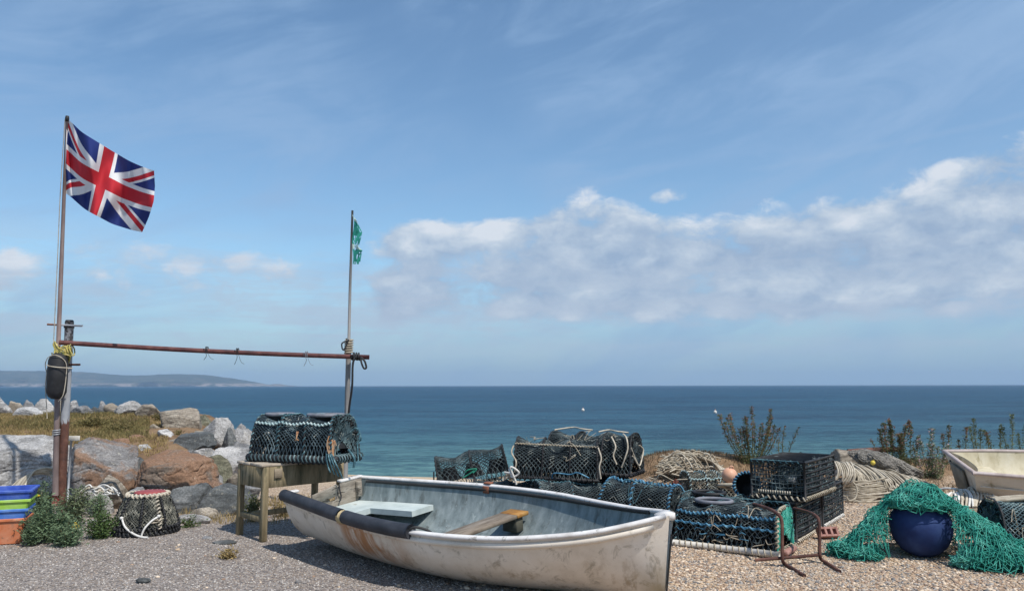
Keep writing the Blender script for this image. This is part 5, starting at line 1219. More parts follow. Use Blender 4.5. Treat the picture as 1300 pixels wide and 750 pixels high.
for sd_ in (-1, 1):
    x = np.linspace(.1, Lh - .32, 50); mb = MB(); p_ = hf(x, np.full(50, sd_ * .975), .026); p_[:, 1] *= .985; mb.tube(p_, .017, 6, sq=(.6, 1.0)); mb.build('rubber_strip_and_shadow_line', strip, boat)  # rubber strip with the gunwale's overhang shadow built into its dark band

# second boat at the right edge
fq, nq = P(1195, 571.5, 11.15), P(1233, 599.5, 10.15)
yd = Vector((fq.x - nq.x, fq.y - nq.y, 0)); Wb = yd.length; yd.normalize(); xd = Vector((yd.y, -yd.x, 0))
b2m = [(0, Wb / 2), (.6, Wb / 2 + .10), (1.4, Wb / 2 + .14), (2.2, Wb / 2 - .02), (2.7, .25), (2.95, .03)]
s2m = [(0, .50), (1.3, .47), (2.95, .60)]; k2m = [(0, .07), (.6, .02), (2.4, 0), (2.95, .1)]
hf2, bm2, sh2 = hull_fn(2.95, b2m, s2m, k2m, full=2.6)
hull2 = M('cream_gelcoat', [(.40, .355, .28), (.52, .475, .40), (.60, .56, .49)], 3, .55, .1, 20, .004, spots=[((.26, .21, .12), 4, .56, .70)], stretch=(1, 1, .6))
inn2 = M('stained_cream_inside', [(.42, .36, .23), (.58, .52, .38), (.66, .61, .50)], 3, .65, .1, 30, .004, spots=[((.25, .21, .10), 3.4, .54, .68)], stretch=(1.5, 1.5, .7))
gun2 = M('faded_pink_rail', [(.28, .22, .20), (.40, .33, .31), (.50, .43, .41)], 6, .6)
midz = (fq.z + nq.z) / 2; roll2 = math.atan2(fq.z - nq.z, Wb)
boat2 = thing('small_boat', 'small cream pram dinghy with a pinkish rail at the right edge of the photo', 'boat', ((fq.x + nq.x) / 2, (fq.y + nq.y) / 2, midz - .50), (roll2, 0, math.atan2(xd.y, xd.x)))
us = np.linspace(0, 2.95, 50); aa = np.linspace(-1, 1, 49); U, A_ = np.meshgrid(us, aa, indexing='ij')
mb = MB(); Q = hf2(U, A_); rk = np.clip(1 - us / .5, 0, 1)[:, None]; Q[..., 0] += rk * (.50 - Q[..., 2]) * .30; Q[..., 1] *= 1 - .20 * rk * np.clip((.5 - Q[..., 2]) / .45, 0, 1); mb.grid(Q); mb.build('hull', hull2, boat2)
mb = MB(); k = len(aa); tr = Q[0]; top = tr.copy(); top[:, 2] = .50; top[:, 0] = 0; mb.grid(np.stack([tr, top], 1)); mb.build('transom', hull2, boat2)
ui = np.linspace(.03, 2.85, 50); U, A_ = np.meshgrid(ui, aa, indexing='ij'); mb = MB(); Qi = hf2(U, A_, .025); rk = np.clip(1 - ui / .5, 0, 1)[:, None]; Qi[..., 0] += rk * (.50 - Qi[..., 2]) * .30; Qi[..., 1] *= 1 - .20 * rk * np.clip((.5 - Qi[..., 2]) / .45, 0, 1); mb.grid(Qi, flip=True); tri = Qi[0].copy(); topi = tri.copy(); topi[:, 2] = .50; mb.grid(np.stack([tri, topi], 1), flip=True); mb.build('inner_lining', inn2, boat2)
for sd_ in (-1, 1):
    x = np.linspace(-.02, 2.96, 60); mb = MB(); mb.tube(np.stack([x, sd_ * bm2(x), sh2(x)], -1), .030, 8, sq=(1.1, .8)); mb.build('gunwale', gun2, boat2)
mb = MB(); mb.box((0, 0, .502), (.055, Wb + .02, .045), bev=.012); mb.build('transom_rail', gun2, boat2)
mb = MB(); x = np.linspace(.08, 2.8, 50); 
for zf in (.60,):
    p = hf2(x, np.full(50, -.80)); p[:, 1] -= .006; mb.tube(p, .010, 6)
mb.build('moulding', hull2, boat2)
mb = MB(); mb.box((.10, .0, .30), (.20, .26, .26), bev=.01, rot=Matrix.Rotation(R(-16), 3, 'Y')); 
mb = MB(); mb.box((.040, .05, .25), (.030, .42, .36), bev=.006, rot=Matrix.Rotation(R(-16), 3, 'Y')); mb.build('motor_pad', M('dirty_brown_pad', [(.13, .12, .095), (.21, .19, .15), (.27, .25, .2)], 6, .8), boat2)
mb = MB(); mb.lathe([(0, .012), (.028, .01), (.03, 0), (0, 0)], 12); o = mb.build('drain_bung', MT['black'], boat2); o.location = (.022, .33, .40); o.rotation_euler = (0, R(-90), 0)
mb = MB(); mb.box((.36, 0, .30), (.36, .84, .025), bev=.004); mb.build('stern_bench', inn2, boat2)
mb = MB(); mb.box((.22, -.36, .41), (.22, .18, .02), bev=.004, rot=Matrix.Rotation(R(18), 3, 'Z')); o = mb.build('white_board', MT['white'], boat2)
# ================================================================== the heap of pots on the right
def W_(px_, py_, D_): return Vector(P(px_, py_, D_))
RR = R(-35); fr_ = Vector((2.46, 7.56, 0)); ex_ = Vector((math.cos(RR), math.sin(RR), 0)); ey_ = Vector((-ex_.y, ex_.x, 0))
p_front = creel('blue roped lobster pot with a green end net and white base bar by the bow', fr_ - ex_ * .5 + ey_ * .29, RR, 1.0, .58, .42, e=.47, hoops=4, net='netdark', bind='blue', hbind='teal', base='rope', basebind='oldrope', seed=12, endnet='netgreen', rings=((-.20, .18, .012),), basew=.05, bindr=.0095, flat_end=True, taper=.03, vtop=.22, messy=4)
mb = MB(); rg = np.random.default_rng(2)
for zz, pit in ((.25, .085),):
    yy = -.285; q_ = spline([(-.5, yy, zz), (-.2, yy - .004, zz - .012), (.1, yy, zz - .004), (.5, yy, zz - .012)]); mb.tube(q_, .008, 5); mb.helix(q_, .012, .009, pit, 5)
mb.build('side_rope', MT['blue'], p_front)
mb = MB()
for k in range(30):
    x_ = rg.uniform(-.48, .44); z_ = rg.uniform(.06, .2); mb.tube(spline([(x_, -.295, z_), (x_ + .03, -.305, z_ + rg.normal(0, .02)), (x_ + rg.uniform(.05, .12), -.297, z_ + rg.normal(0, .02))], 4), rg.uniform(.0035, .006), 5, mi=k % 3)
mb.build('slack_rope', [MT['oldrope'], MT['netdark'], MT['blue']], p_front)
mb = MB(); mb.tube([(-.52, -.300, .034), (.53, -.300, .034)], .032, 10); bb_ = mb.build('base_bar', MT['white'], p_front)
mb = MB(); mb.helix([(-.50, -.300, .034), (.50, -.300, .034)], .033, .007, .06, 5, per=14); mb.build('bar_lacing', MT['oldrope'], bb_)
mb = MB(); pts = [(.512, *p) for p in np.stack(arch(.60, .43, .47, np.linspace(.03, math.pi * .5, 16)), -1)]; mb.helix(pts, .014, .009, .045, 5); mb.build('end_lacing', MT['oldrope'], p_front)
mb = MB(); mb.box((.545, -.02, .03), (.06, .30, .05), bev=.012); mb.build('end_block', MT['brick'], p_front)
creel('blue black lobster pot with a black rubber ring behind the blue roped pot', (2.28, 8.62, .0), RR, .92, .50, .43, e=.55, hoops=4, net='netteal', bind='teal', base='black', basebind='black', seed=13, rings=((-.18, .17, .012),), ringmat='black')
creel('bright blue framed lobster pot just behind the bow, leaning among dark ones', (1.44, 9.0, .03), R(-33), .92, .60, .50, e=.85, hoops=3, tilt=(6, 3), net='netdark', bind='blue', base='black', basebind='oldrope', seed=13, bindr=.011, hbr=.010, taper=.16, vtop=.3)
creel('dark lobster pot with a blue rope ridge behind the middle of the dinghy', (.62, 9.28, -.02), R(14), .84, .56, .50, e=.80, hoops=3, tilt=(-4, 5), net='netdark', bind='teal', base='black', basebind='black', seed=14)
creel('low black lobster pot partly hidden by the dinghy under the leaning black pot', (-.05, 9.80, .0), R(6), .82, .54, .44, e=.6, hoops=3, net='netdark', bind='black', base='black', basebind='oldrope', seed=15, hoop='black')
p3 = creel('squarish black lobster pot on top of the heap with a pale rope top edge', (.53, 9.62, .51), R(-7), .98, .52, .44, e=.60, hoops=4, net='netdark', bind='black', base='black', basebind='black', messy=6, sagk=.07, tilt=(3, 2), palef=.09, seed=16, topbind=False)
mb = MB(); y, z = arch(.52, .44, .60, np.array([math.pi * .30])); mb.tube([(-.49, y[0], z[0] + .016), (.49, y[0], z[0] + .012)], .006, 5); mb.helix([(-.49, y[0], z[0] + .016), (.49, y[0], z[0] + .012)], .009, .006, .035, 4); mb.build('ridge_rope', MT['oldrope'], p3)
creel('black lobster pot resting under the top pots of the heap, mostly hidden', (.98, 10.3, .0), R(-20), .98, .56, .50, e=.6, hoops=3, net='netdark', bind='black', base='black', basebind='black', seed=17)
p4 = creel('black round ended lobster pot, topmost of the heap with beige rope tails', (1.04, 10.15, .50), R(-26), 1.12, .56, .50, e=.75, hoops=4, net='netdark', bind='black', base='black', basebind='black', messy=6, sagk=.06, palef=.09, seed=16, topbind=False)
def tails(root, spec, mat, name='rope_tail', rad=.010):
    mb = MB()
    for pts in spec: mb.tube(spline(pts), rad, 5)
    return mb.build(name, MT[mat], root)
tails(p4, [[(.42, -.10, .50), (.50, -.22, .46), (.53, -.27, .34), (.50, -.30, .22), (.46, -.30, .12)], [(.3, -.2, .47), (.38, -.28, .36), (.36, -.31, .25), (.40, -.31, .15)], [(.57, -.2, .25), (.60, -.05, .12), (.60, .08, .20), (.60, .14, .30), (.58, .05, .36)], [(.55, -.23, .36), (.58, -.12, .2), (.60, -.02, .08)], [(.1, -.1, .52), (.2, .0, .54), (.32, -.05, .53), (.44, .05, .51)], [(-.5, -.1, .53), (-.3, .05, .56), (-.15, -.05, .55), (-.05, .08, .53)]], 'rope')
tails(p3, [[(.49, -.22, .40), (.53, -.25, .28), (.51, -.27, .18), (.53, -.26, .05)], [(-.50, -.2, .38), (-.52, -.24, .30), (-.46, -.27, .2), (-.48, -.27, .08)]], 'rope')
tails(p3, [[(-.55, -.18, .10), (-.50, -.27, .02), (-.42, -.29, .08), (-.52, -.30, .14), (-.46, -.28, -.02)], [(-.60, -.2, .06), (-.50, -.28, .05), (-.45, -.27, -.06)]], 'whiterope', 'knot', .013)
p2 = creel('black lobster pot at the left end of the heap, tilted up against the sea', (-.47, 10.45, .30), R(2), .92, .48, .45, e=.46, hoops=3, net='netdark', bind='black', base='wood', basebind='black', seed=22, cells=.064, dense=1, r=.0050, palef=.0, messy=0, topbind=False, tilt=(0, -10), endnet='netdark')
tails(p2, [[(-.1, -.24, .22), (-.05, -.26, .25), (.05, -.25, .24), (.0, -.25, .20)], [(-.14, -.24, .16), (-.04, -.25, .2), (.02, -.25, .23)]], 'green', 'mending_twine', .010)
tails(p2, [[(-.49, -.22, .30), (-.51, -.24, .15), (-.50, -.24, .0), (-.48, -.24, -.02), (-.475, -.24, .08)]], 'black', 'rope_tail', .010)
creel('black lobster pot lying under the tilted left end pot, low behind the dinghy', (-.50, 10.5, .0), R(-3), .90, .50, .30, e=.5, hoops=3, net='netdark', bind='black', base='black', basebind='black', seed=20)
creel('small pale green roped lobster pot in front of the brown mound', (2.57, 10.55, T(2.5, 10.5)), R(8), .66, .46, .47, e=.62, hoops=4, net='netpale', bind='paleteal', base='wood', basebind='rope', seed=21, dense=1)
creel('dark lobster pot between the pale green pot and the bright blue one', (1.72, 9.85, .0), R(-20), .80, .48, .40, e=.6, hoops=3, net='netdark', bind='black', base='black', basebind='black', seed=22)
# cage pots
d0 = Vector((.57, .82, 0)).normalized(); d1_ = Vector((-d0.y, d0.x, 0)); c0 = Vector((2.87, 8.18, 0)); ang = math.atan2(d0.y, d0.x)
def cage(label, corner, L_, W_, H_, seed, **k):
    d = Vector((math.cos(k.pop('ang', ang)), 0, 0)); a_ = k.pop('a', ang); dx = Vector((math.cos(a_), math.sin(a_), 0)); dy = Vector((-dx.y, dx.x, 0))
    return cagepot(label, corner + dx * L_ / 2 + dy * W_ / 2, a_, L_, W_, H_, seed, **k)
cage('black cage pot on the shingle under another cage pot, nearest the rusty frame', c0, .98, .58, .40, 31, top='teal')
cage('black cage pot on the shingle behind the stacked pair, beside the rope hank', c0 + d0 * 1.08, .98, .58, .42, 32, top='teal', lace='whiterope')
up = cage('black cage pot with a teal laced top edge, stacked on another cage pot', Vector((2.97, 8.16, .425)), 1.08, .55, .385, 33, top='teal', lace='oldrope', a=math.atan2(.80, .60))
mb = MB(); mb.box((-.40, -.10, .20), (.012, .10, .06), rot=Matrix.Rotation(.4, 3, 'Y')); mb.build('bait_scrap', MT['white'], up)
mb = MB()
for k in range(14): mb.box((-.54 - .012, .2 - .025 * k, .075), (.006, .012, .035))
mb.build('white_comb', MT['rope'], up)
# pot at the right edge
pe = creel('dark lobster pot with a faded rope top below the small boat at the right edge', (5.12, 7.72, 0), R(-6), 1.10, .62, .50, e=.85, hoops=4, net='netteal', bind='black', base='black', basebind='black', seed=24, cells=.05, r=.006, topbind=False)
mb = MB(); 
for k in range(5): mb.tube(spline([(-.52, -.06 + .03 * k, .49), (-.2, -.10 + .04 * k, .525), (.15, -.08 + .03 * k, .515), (.56, -.10 + .04 * k, .50)]), .018, 6)
mb.build('top_rope', MT['oldrope'], pe)
mb = MB(); mb.tube(spline([(-.36, -.335, .12), (-.30, -.345, .22), (-.24, -.33, .33)]), .018, 6); mb.build('toggle', MT['oldrope'], pe)

rg = np.random.default_rng(91)
for k, (px_, py_, D_, mt_, lb) in enumerate(((700, 603, 9.35, 'blue', 'blue rope end trailing over the dark pots behind the dinghy'), (765, 610, 9.05, 'teal', 'teal rope end lying across the bright blue framed pot'), (822, 606, 9.6, 'oldrope', 'faded rope end lying between the blue framed pot and the netting bundle'))):
    q = [W_(px_ + 9 * j + rg.normal(0, 4), py_ + rg.normal(0, 5), D_ - .03 * j) for j in range(6)]; loose('rope_end', 'rope', lb, q, .008, mt_, 'rope ends on the heap')
# rust red netting bundle
def bundle(name, cat, label, c, rad, mat, n, seed, rr=.006, flat=.5, group=None):
    rg = np.random.default_rng(seed); mb = MB()
    for k in range(n):
        m_ = int(rg.integers(4, 7)); d = rg.normal(0, 1, (m_, 3)); d /= np.linalg.norm(d, axis=1)[:, None]; d *= rg.uniform(.55, 1, (m_, 1))
        p = d * np.array(rad); p[:, 2] = np.abs(p[:, 2]); mb.tube(spline([tuple(q) for q in p], 6), rr * rg.uniform(.8, 1.3), 5)
    o = mb.build(name, MT[mat]); o.location = c; return tag(o, label, cat, group)
bundle('net_bundle', 'net', 'rust red bundle of old netting between the blue pots and the pale green one', (1.90, 9.38, .0), (.17, .20, .52), 'rustnet', 90, 5, .009)
# round black keep-bucket lying on the pots, and floats
q = Vector((2.60, 8.84, .48)); bk = thing('bucket', 'black round bucket with a blue rope rim lying on its side on the pots', 'bucket', q, (R(70), 0, R(-25)))
mb = MB(); mb.lathe([(0, -.16), (.11, -.16), (.135, .10), (.142, .10), (.142, .12), (.130, .12), (.128, .10), (.105, -.14), (0, -.14)], 26); mb.build('body', MT['black'], bk)
a = np.linspace(0, 2 * math.pi, 40); pts = np.stack([.14 * np.cos(a), .14 * np.sin(a), np.full_like(a, .118)], -1); mb = MB(); mb.helix(pts, .012, .010, .035, 5); mb.build('rim_rope', MT['blue'], bk)
def ball(name, label, c, r_, mat, eye=True, group='floats'):
    root = thing(name, label, 'float', c, (.3, .2, 0), group); a = np.linspace(-math.pi / 2, math.pi / 2, 15)
    mb = MB(); mb.lathe([(r_ * math.cos(t_) + .0005, r_ * math.sin(t_)) for t_ in a], 22); mb.build('body', MT[mat], root)
    mb = MB(); b = np.linspace(0, 2 * math.pi, 12, endpoint=False); mb.tube(np.stack([r_ * .22 * np.cos(b), 0 * b, r_ * 1.08 + r_ * .22 * np.sin(b)], -1), r_ * .10, 6, closed=True); mb.build('eye', MT[mat], root); return root
ball('float', 'faded orange round float between the mound and the bucket', (2.63, 9.72, .515), .092, 'peach')
ball('float', 'yellow float on the grey rope hank by the bushy plant', P(1108, 588, 11.50), .034, 'yellow')
ball('float', 'small yellow float half buried in rope beside the cage pots', P(1079, 590, 11.45), .032, 'yellow')
loose('rope_coil', 'rope', 'faded rope heap under the orange float beside the pale green pot', [(2.5, 9.72, .05), (2.6, 9.6, .2), (2.72, 9.72, .3), (2.62, 9.84, .36), (2.5, 9.7, .40), (2.64, 9.6, .42), (2.74, 9.74, .42), (2.6, 9.8, .42), (2.56, 9.68, .42)], .022, 'oldrope')

# rusty tubular frame
q0 = Vector((2.49, 7.26, 0)); fr = thing('iron_frame', 'rusty bent tube frame standing on the shingle by the cage pots', 'frame', q0)
for (pts, nm_) in (([W_(957, 640, 7.95), W_(975, 645.5, 7.6), W_(986, 652, 7.32), W_(992, 661, 7.25), W_(992.6, 690, 7.22), W_(993, 710, 7.20), G(996, 716, .018), G(1006, 722, .014), G(1021, 731, .014)], 'leg'), ([W_(1008, 645.5, 8.1), W_(1025, 650, 7.8), W_(1035, 655, 7.5), W_(1039.5, 663, 7.42), W_(1040.2, 690, 7.40), W_(1040.5, 705, 7.38), G(1043, 711, .018), G(1053, 717, .014), G(1066, 726, .014)], 'leg')):
    mb = MB(); mb.tube(spline([p - q0 for p in pts], 6), .0155, 8); mb.build(nm_, MT['rustpipe'], fr)
mb = MB(); mb.tube([W_(958, 711, 7.28) - q0, W_(993, 708.5, 7.222) - q0, W_(1041, 704.5, 7.40) - q0], .0145, 8); mb.build('crossbar', MT['rustpipe'], fr)
# perforated brick
q = G(1049, 684); mb = MB()
L3, W3, H3 = .215, .105, .066
for sx_ in range(4):
    mb.box((-L3 / 2 + .012 + sx_ * (L3 - .024) / 3, 0, H3 / 2), (.024, W3, H3), bev=.002)
mb.box((0, -W3 / 2 + .013, H3 / 2 - .0), (L3 - .002, .022, H3 - .004), bev=.002); mb.box((0, W3 / 2 - .013, H3 / 2), (L3 - .002, .022, H3 - .004), bev=.002); mb.box((0, 0, .012), (L3 - .004, W3 - .006, .018))
o = mb.build('brick', MT['brick'], smooth=False); o.location = q; o.rotation_euler = (R(58), 0, R(8)); o.location.z = .05; tag(o, 'reddish perforated brick lying on the shingle left of the green net', 'brick')

# big round buoy under the green net
bc = Vector((3.85, 7.62, 0)); dr = thing('round_buoy', 'big navy blue round buoy half covered by the green net', 'buoy', bc)
mb = MB(); rb_ = .270; aa_ = np.linspace(-math.pi / 2, math.pi / 2, 33); mb.lathe([(max(rb_ * math.cos(t_), .0005) * (1 + .01 * math.sin(5 * t_)), .268 + rb_ * math.sin(t_)) for t_ in aa_], 56); mb.build('body', MT['barrel'], dr)
mb = MB(); mb.lathe([(.07, .525), (.062, .58), (.03, .63), (0, .635)], 18); b2o = mb.build('neck', MT['barrel'], dr)
# the net itself: crumpled layers draped over the drum and spread on the shingle
rg = np.random.default_rng(50); mb = MB(); off = rg.uniform(0, 50, 3)
def nz(x, y, s, k): return np.array([mnoise.noise(Vector((a_ * s + k, b_ * s, k * .7))) for a_, b_ in zip(x.ravel(), y.ravel())]).reshape(x.shape)
def rhomax(th):
    pts = [(-180, .78), (-168, .80), (-156, .62), (-148, .30), (-117, .27), (-88, .27), (-78, .58), (-55, .98), (-30, .95), (30, .72), (90, .52), (140, .62), (180, .78)]
    return np.interp(np.degrees(th), [p[0] for p in pts], [p[1] for p in pts])
def drape(x, y, lift):
    th = np.arctan2(y, x); rho = np.hypot(x, y); rm = rhomax(th)
    t_ = np.clip((rho - .30) / np.maximum(rm - .30, .05), 0, 1.2)
    t_ = np.clip((rho - .26) / np.maximum(rm - .26, .05), 0, 1.2)
    z = np.where(rho < .26, .292 + np.sqrt(np.maximum(.318 ** 2 - rho ** 2, 0)), .475 * np.clip(1 - t_, 0, 1) ** .95)
    return z + lift, rho / np.maximum(rm, .3), th, rho
for lay in range(3):
    cell = .036; n_ = int(2.3 / cell); rot = rg.uniform(0, 3.14)
    def f(U, V):
        a_, b_ = (U - .5) * 2.3, (V - .5) * 2.3; x = a_ * math.cos(rot) - b_ * math.sin(rot); y = a_ * math.sin(rot) + b_ * math.cos(rot)
        k = lay * 7.3
        x = x + .075 * nz(a_, b_, 7, k + 1) + .03 * nz(a_, b_, 19, k + 5); y = y + .075 * nz(a_, b_, 7, k + 2) + .03 * nz(a_, b_, 19, k + 6)
        z, rr, th, rho = drape(x, y, 0)
        amp = np.where(rho < .31, .03, .075); z = z + np.abs(nz(a_, b_, 8, k + 3)) * amp * 1.5 + .02 * lay * np.clip(1.1 - rr, 0, 1) + .012 + .02 * np.abs(nz(a_, b_, 20, k + 4))
        return np.stack([x, y, z], -1)
    def keep(m_):
        k_ = ~((np.abs(m_[:, 0] * .891 - m_[:, 1] * .454) < .270) & (-m_[:, 0] * .454 - m_[:, 1] * .891 > .05) & (m_[:, 2] < .52) & (np.hypot(m_[:, 0], m_[:, 1]) > .20))
        th = np.arctan2(m_[:, 1], m_[:, 0]); rho = np.hypot(m_[:, 0], m_[:, 1]); return k_ & (rho < rhomax(th) * (1.0 + .05 * np.sin(th * 9 + lay)))
    mb.net(f, n_, n_, .0035, keep=keep, jit=.015, rng=rg)
def roll(path, rad, layers, seed):
    rg2 = np.random.default_rng(seed); p = resample(path, .035); m_ = len(p)
    for l_ in range(layers):
        k = int(2 * math.pi * rad / .035); rr_0 = rad * (.55 + .5 * (l_ + 1) / layers)
        def f(U, V):
            i_ = np.clip((U * (m_ - 1)), 0, m_ - 1); c_ = np.stack([np.interp(i_, np.arange(m_), p[:, q_]) for q_ in range(3)], -1)
            g = np.gradient(p, axis=0); g = np.stack([np.interp(i_, np.arange(m_), g[:, q_]) for q_ in range(3)], -1); g /= np.linalg.norm(g, axis=-1)[..., None]
            s_ = np.cross(g, [0, 0, 1.0]); s_ /= np.linalg.norm(s_, axis=-1)[..., None]; u_ = np.cross(s_, g); a_ = V * 2 * math.pi + U * 2
            r2 = rr_0 * (1 + .35 * np.sin(U * 23 + l_ * 2 + np.sin(a_) * 2)) * np.clip(np.sin(np.clip(U, .02, .98) * math.pi) * 3, .3, 1)
            return c_ + s_ * (r2 * np.cos(a_))[..., None] + u_ * (r2 * .8 * np.sin(a_))[..., None]
        mb.net(f, m_ * 1, k, .0038, jit=.014, rng=rg2)
arc = [(.25 * math.cos(t_), .25 * math.sin(t_), .505) for t_ in np.linspace(R(-225), R(-8), 24)]
roll(arc, .055, 4, 1)
roll([(-.80, .16, .06), (-.74, -.02, .06), (-.62, -.13, .06), (-.45, -.16, .05)], .075, 4, 2)
roll([(.04, -.44, .05), (.22, -.50, .075), (.48, -.56, .09), (.72, -.55, .07)], .095, 5, 3)
roll([(.30, -.08, .42), (.43, -.22, .28), (.60, -.36, .17), (.78, -.48, .08)], .085, 4, 4)
o = mb.build('trawl_net', MT['netgreen']); o.location = bc; tag(o, 'crumpled green fishing net draped over the navy buoy', 'net')
o['label'] = 'crumpled green fishing net draped over the navy buoy and spilling onto the shingle'

# ================================================================== rope hanks
def hank(name, label, strands, mats, rads, q0, group='coils of rope', core=None):
    root = thing(name, label, 'rope', q0, group=group); mbs = [MB() for _ in mats]
    rgk = np.random.default_rng(len(strands))
    for k, s_ in enumerate(strands): i_ = int(rgk.integers(len(mats))); mbs[i_].tube(spline([Vector(p) - Vector(q0) for p in s_], 5), rads[i_], 6)
    for b_, m_ in zip(mbs, mats):
        if b_.v: b_.build('strands', MT[m_], root)
    if core is not None:
        c_, rd, mt_ = core; q, f = boulder_geo(7, *rd, 0, 4, 20, .8); b_ = MB(); b_.add(q, [f]); o_ = b_.build('inner_coils', MT[mt_], root); o_.location = Vector(c_) - Vector(q0)
    return root
rg = np.random.default_rng(61); S = []
for k in range(110):                                  # arcs that fall over the front of the hank
    i_ = k / 109; sx_, sy = 1060 + i_ * 98 + rg.normal(0, 3), 590 + i_ * 20 + rg.normal(0, 1.5); ln = rg.uniform(.75, 1.15)
    S.append([W_(sx_ - 6, sy + 4, 11.7), W_(sx_ + 2, sy - 2, 11.45), W_(sx_ + 16 * ln, sy + 5, 11.2), W_(sx_ + 27 * ln, sy + 16 * ln, 11.02), W_(sx_ + 32 * ln + rg.normal(0, 3), sy + 31 * ln * (1 - .25 * i_), 10.95)])
for k in range(26):                                   # the flat turns beneath
    y0 = 612 + k * 1.0 + rg.normal(0, 1.2); S.append([W_(1062 + rg.normal(0, 3), y0 - 2, 11.1), W_(1078, y0 + rg.normal(0, 2), 10.95), W_(1098, y0 + 2 + rg.normal(0, 2), 10.9), W_(1122 + rg.normal(0, 5), y0 - 1 + rg.normal(0, 2), 10.95)])
for k in range(9):                                    # loose loops at the left
    a_ = 1056 + k * 2.6; S.append([W_(a_, 592, 11.2), W_(a_ + 3, 588 + rg.normal(0, 1), 11.0), W_(a_ + 8, 600, 10.85), W_(a_ + 4 + rg.normal(0, 2), 613, 10.85), W_(a_ - 3, 618 + rg.normal(0, 4), 10.95)])
S.append([W_(1076, 607, 10.9), W_(1087, 618, 10.8), W_(1086, 632, 10.75), W_(1078, 636, 10.7), W_(1074, 630, 10.7)])
hq = Vector(W_(1105, 640, 11.2)); hq.z = 0
hank('rope_hank', 'big hank of pale rope draped over a heap behind the green net', S, ['rope', 'oldrope', 'oldrope'], [.012, .012, .013], hq, core=(tuple(W_(1108, 622, 11.5)), (.50, .28, .22), 'rustpipe'))
mb = MB(); rgn = np.random.default_rng(7)
def lump_(rx, ry, rz, k):
    def f(U, V):
        a, b = U * 2 * math.pi, (V - .5) * math.pi; w_ = 1 + .18 * np.sin(3 * a + k) * np.cos(2 * b) + .10 * np.sin(7 * a + 4 * b + k)
        x, z = rx * np.cos(b) * np.cos(a) * w_, rz * np.sin(b) * w_; return np.stack([x, ry * np.cos(b) * np.sin(a) * w_, z - .30 * x], -1)
    return f
mb.net(lump_(.46, .20, .13, 1), 60, 22, .006, jit=.006, rng=rgn); mb.net(lump_(.45, .19, .12, 1.3), 52, 20, .007, jit=.008, rng=rgn); mb.net(lump_(.42, .17, .11, 1.6), 70, 30, .008, jit=.006, rng=rgn); o = mb.build('folded_net', M('grey_fine_net', [(.17, .155, .135), (.28, .26, .23), (.36, .34, .31)], 26, .95, 1.0, 120, .01)); o.location = W_(1122, 590, 11.75); tag(o, 'grey folded fine netting lying along the top of the rope hank', 'net')
rg = np.random.default_rng(62); S = []
for k in range(120):
    i_ = rg.uniform(0, 1); y0 = 576 + i_ * 21; x0 = 832 + 24 * abs(i_ - .45) + rg.normal(0, 5); x1 = 916 - 14 * abs(i_ - .6) + rg.normal(0, 5); D_ = 12.2 - .55 * i_; a_ = rg.uniform(0, .35); b_ = rg.uniform(.65, 1)
    xa, xb = x0 + (x1 - x0) * a_, x0 + (x1 - x0) * b_; hump = lambda x_: -7 * math.sin(max(0, min(1, (x_ - 826) / 92)) * 3.14)
    S.append([W_(x_, y0 + 6 + hump(x_) * (1 - .5 * i_) + rg.normal(0, 2.4), D_ + rg.normal(0, .03)) for x_ in np.linspace(xa, xb, 6)])
for k in range(14): S.append([W_(880 + k * 1.4, 580 + k * .7, 11.9), W_(903 + k, 586 + k * .6, 11.7), W_(914 + k * .6, 598, 11.5), W_(918 + k * .5 + rg.normal(0, 1.5), 611 + rg.normal(0, 2), 11.4)])
for k in range(7): S.append([W_(846 + 8 * k, 588, 11.9), W_(854 + 8 * k, 577 + rg.normal(0, 2), 11.85), W_(866 + 7 * k, 581 + rg.normal(0, 2), 11.75), W_(872 + 7 * k, 594, 11.65)])
hank('rope_hank', 'flattened heap of beige rope spread over the brown mound', S, ['oldrope', 'oldrope', 'rope', 'wood'], [.010, .011, .009, .010], Vector((2.6, 12.0, .4)), core=(tuple(W_(876, 597, 12.1)), (.50, .26, .20), 'oldrope'))
rg = np.random.default_rng(63); S = []
for k in range(15):
    x0 = 1197 + k * 3.4 + rg.normal(0, 1); h_ = 620 + abs(k - 8) * .7 + rg.normal(0, 1)
    S.append([W_(x0, 643 + rg.normal(0, 1), 10.2), W_(x0 + 2, 630, 10.25), W_(x0 + 8, h_, 10.35), W_(x0 + 15, 629, 10.2), W_(x0 + 14 + rg.normal(0, 2), 644, 10.05)])
S.append([W_(1186, 628, 10.6), W_(1196, 621, 10.5), W_(1210, 621, 10.4), W_(1226, 624, 10.3)])
S.append([W_(1238, 626, 10.3), W_(1250, 629, 10.2), W_(1266, 632, 10.0), W_(1290, 639, 9.8)])
q_ = Vector(W_(1222, 645, 10.2)); q_.z = .0
hank('rope_hank', 'neat arched coils of cream rope under the small boat', S, ['rope', 'whiterope'], [.015, .015], q_, core=(tuple(W_(1220, 640, 10.25)), (.26, .10, .12), 'oldrope'))
a_, b_ = W_(1208, 646, 10.0), W_(1256, 642, 10.1); mb = MB(); c_ = (a_ + b_) / 2; mb.box((0, 0, 0), ((b_ - a_).length, .14, .07), bev=.008)
o = mb.build('timber', MT['wood']); c_.z = .035; o.location = c_; o.rotation_euler = (0, 0, math.atan2(b_.y - a_.y, b_.x - a_.x)); tag(o, 'weathered timber baulk under the cream rope coils', 'timber')
for k, (px_, py_, D_) in enumerate(((1262, 655, 9.9),)):
    a_ = W_(1246, 640, 10.6); mb = MB(); mb.box((0, 0, 0), (.5, .12, .10), bev=.01); o = mb.build('boat_chock', MT['wood']); o.location = (6.35, 10.45, .05); o.rotation_euler = (0, 0, R(70)); tag(o, 'wooden chock under the keel of the small boat', 'timber')
rg = np.random.default_rng(64); S = []
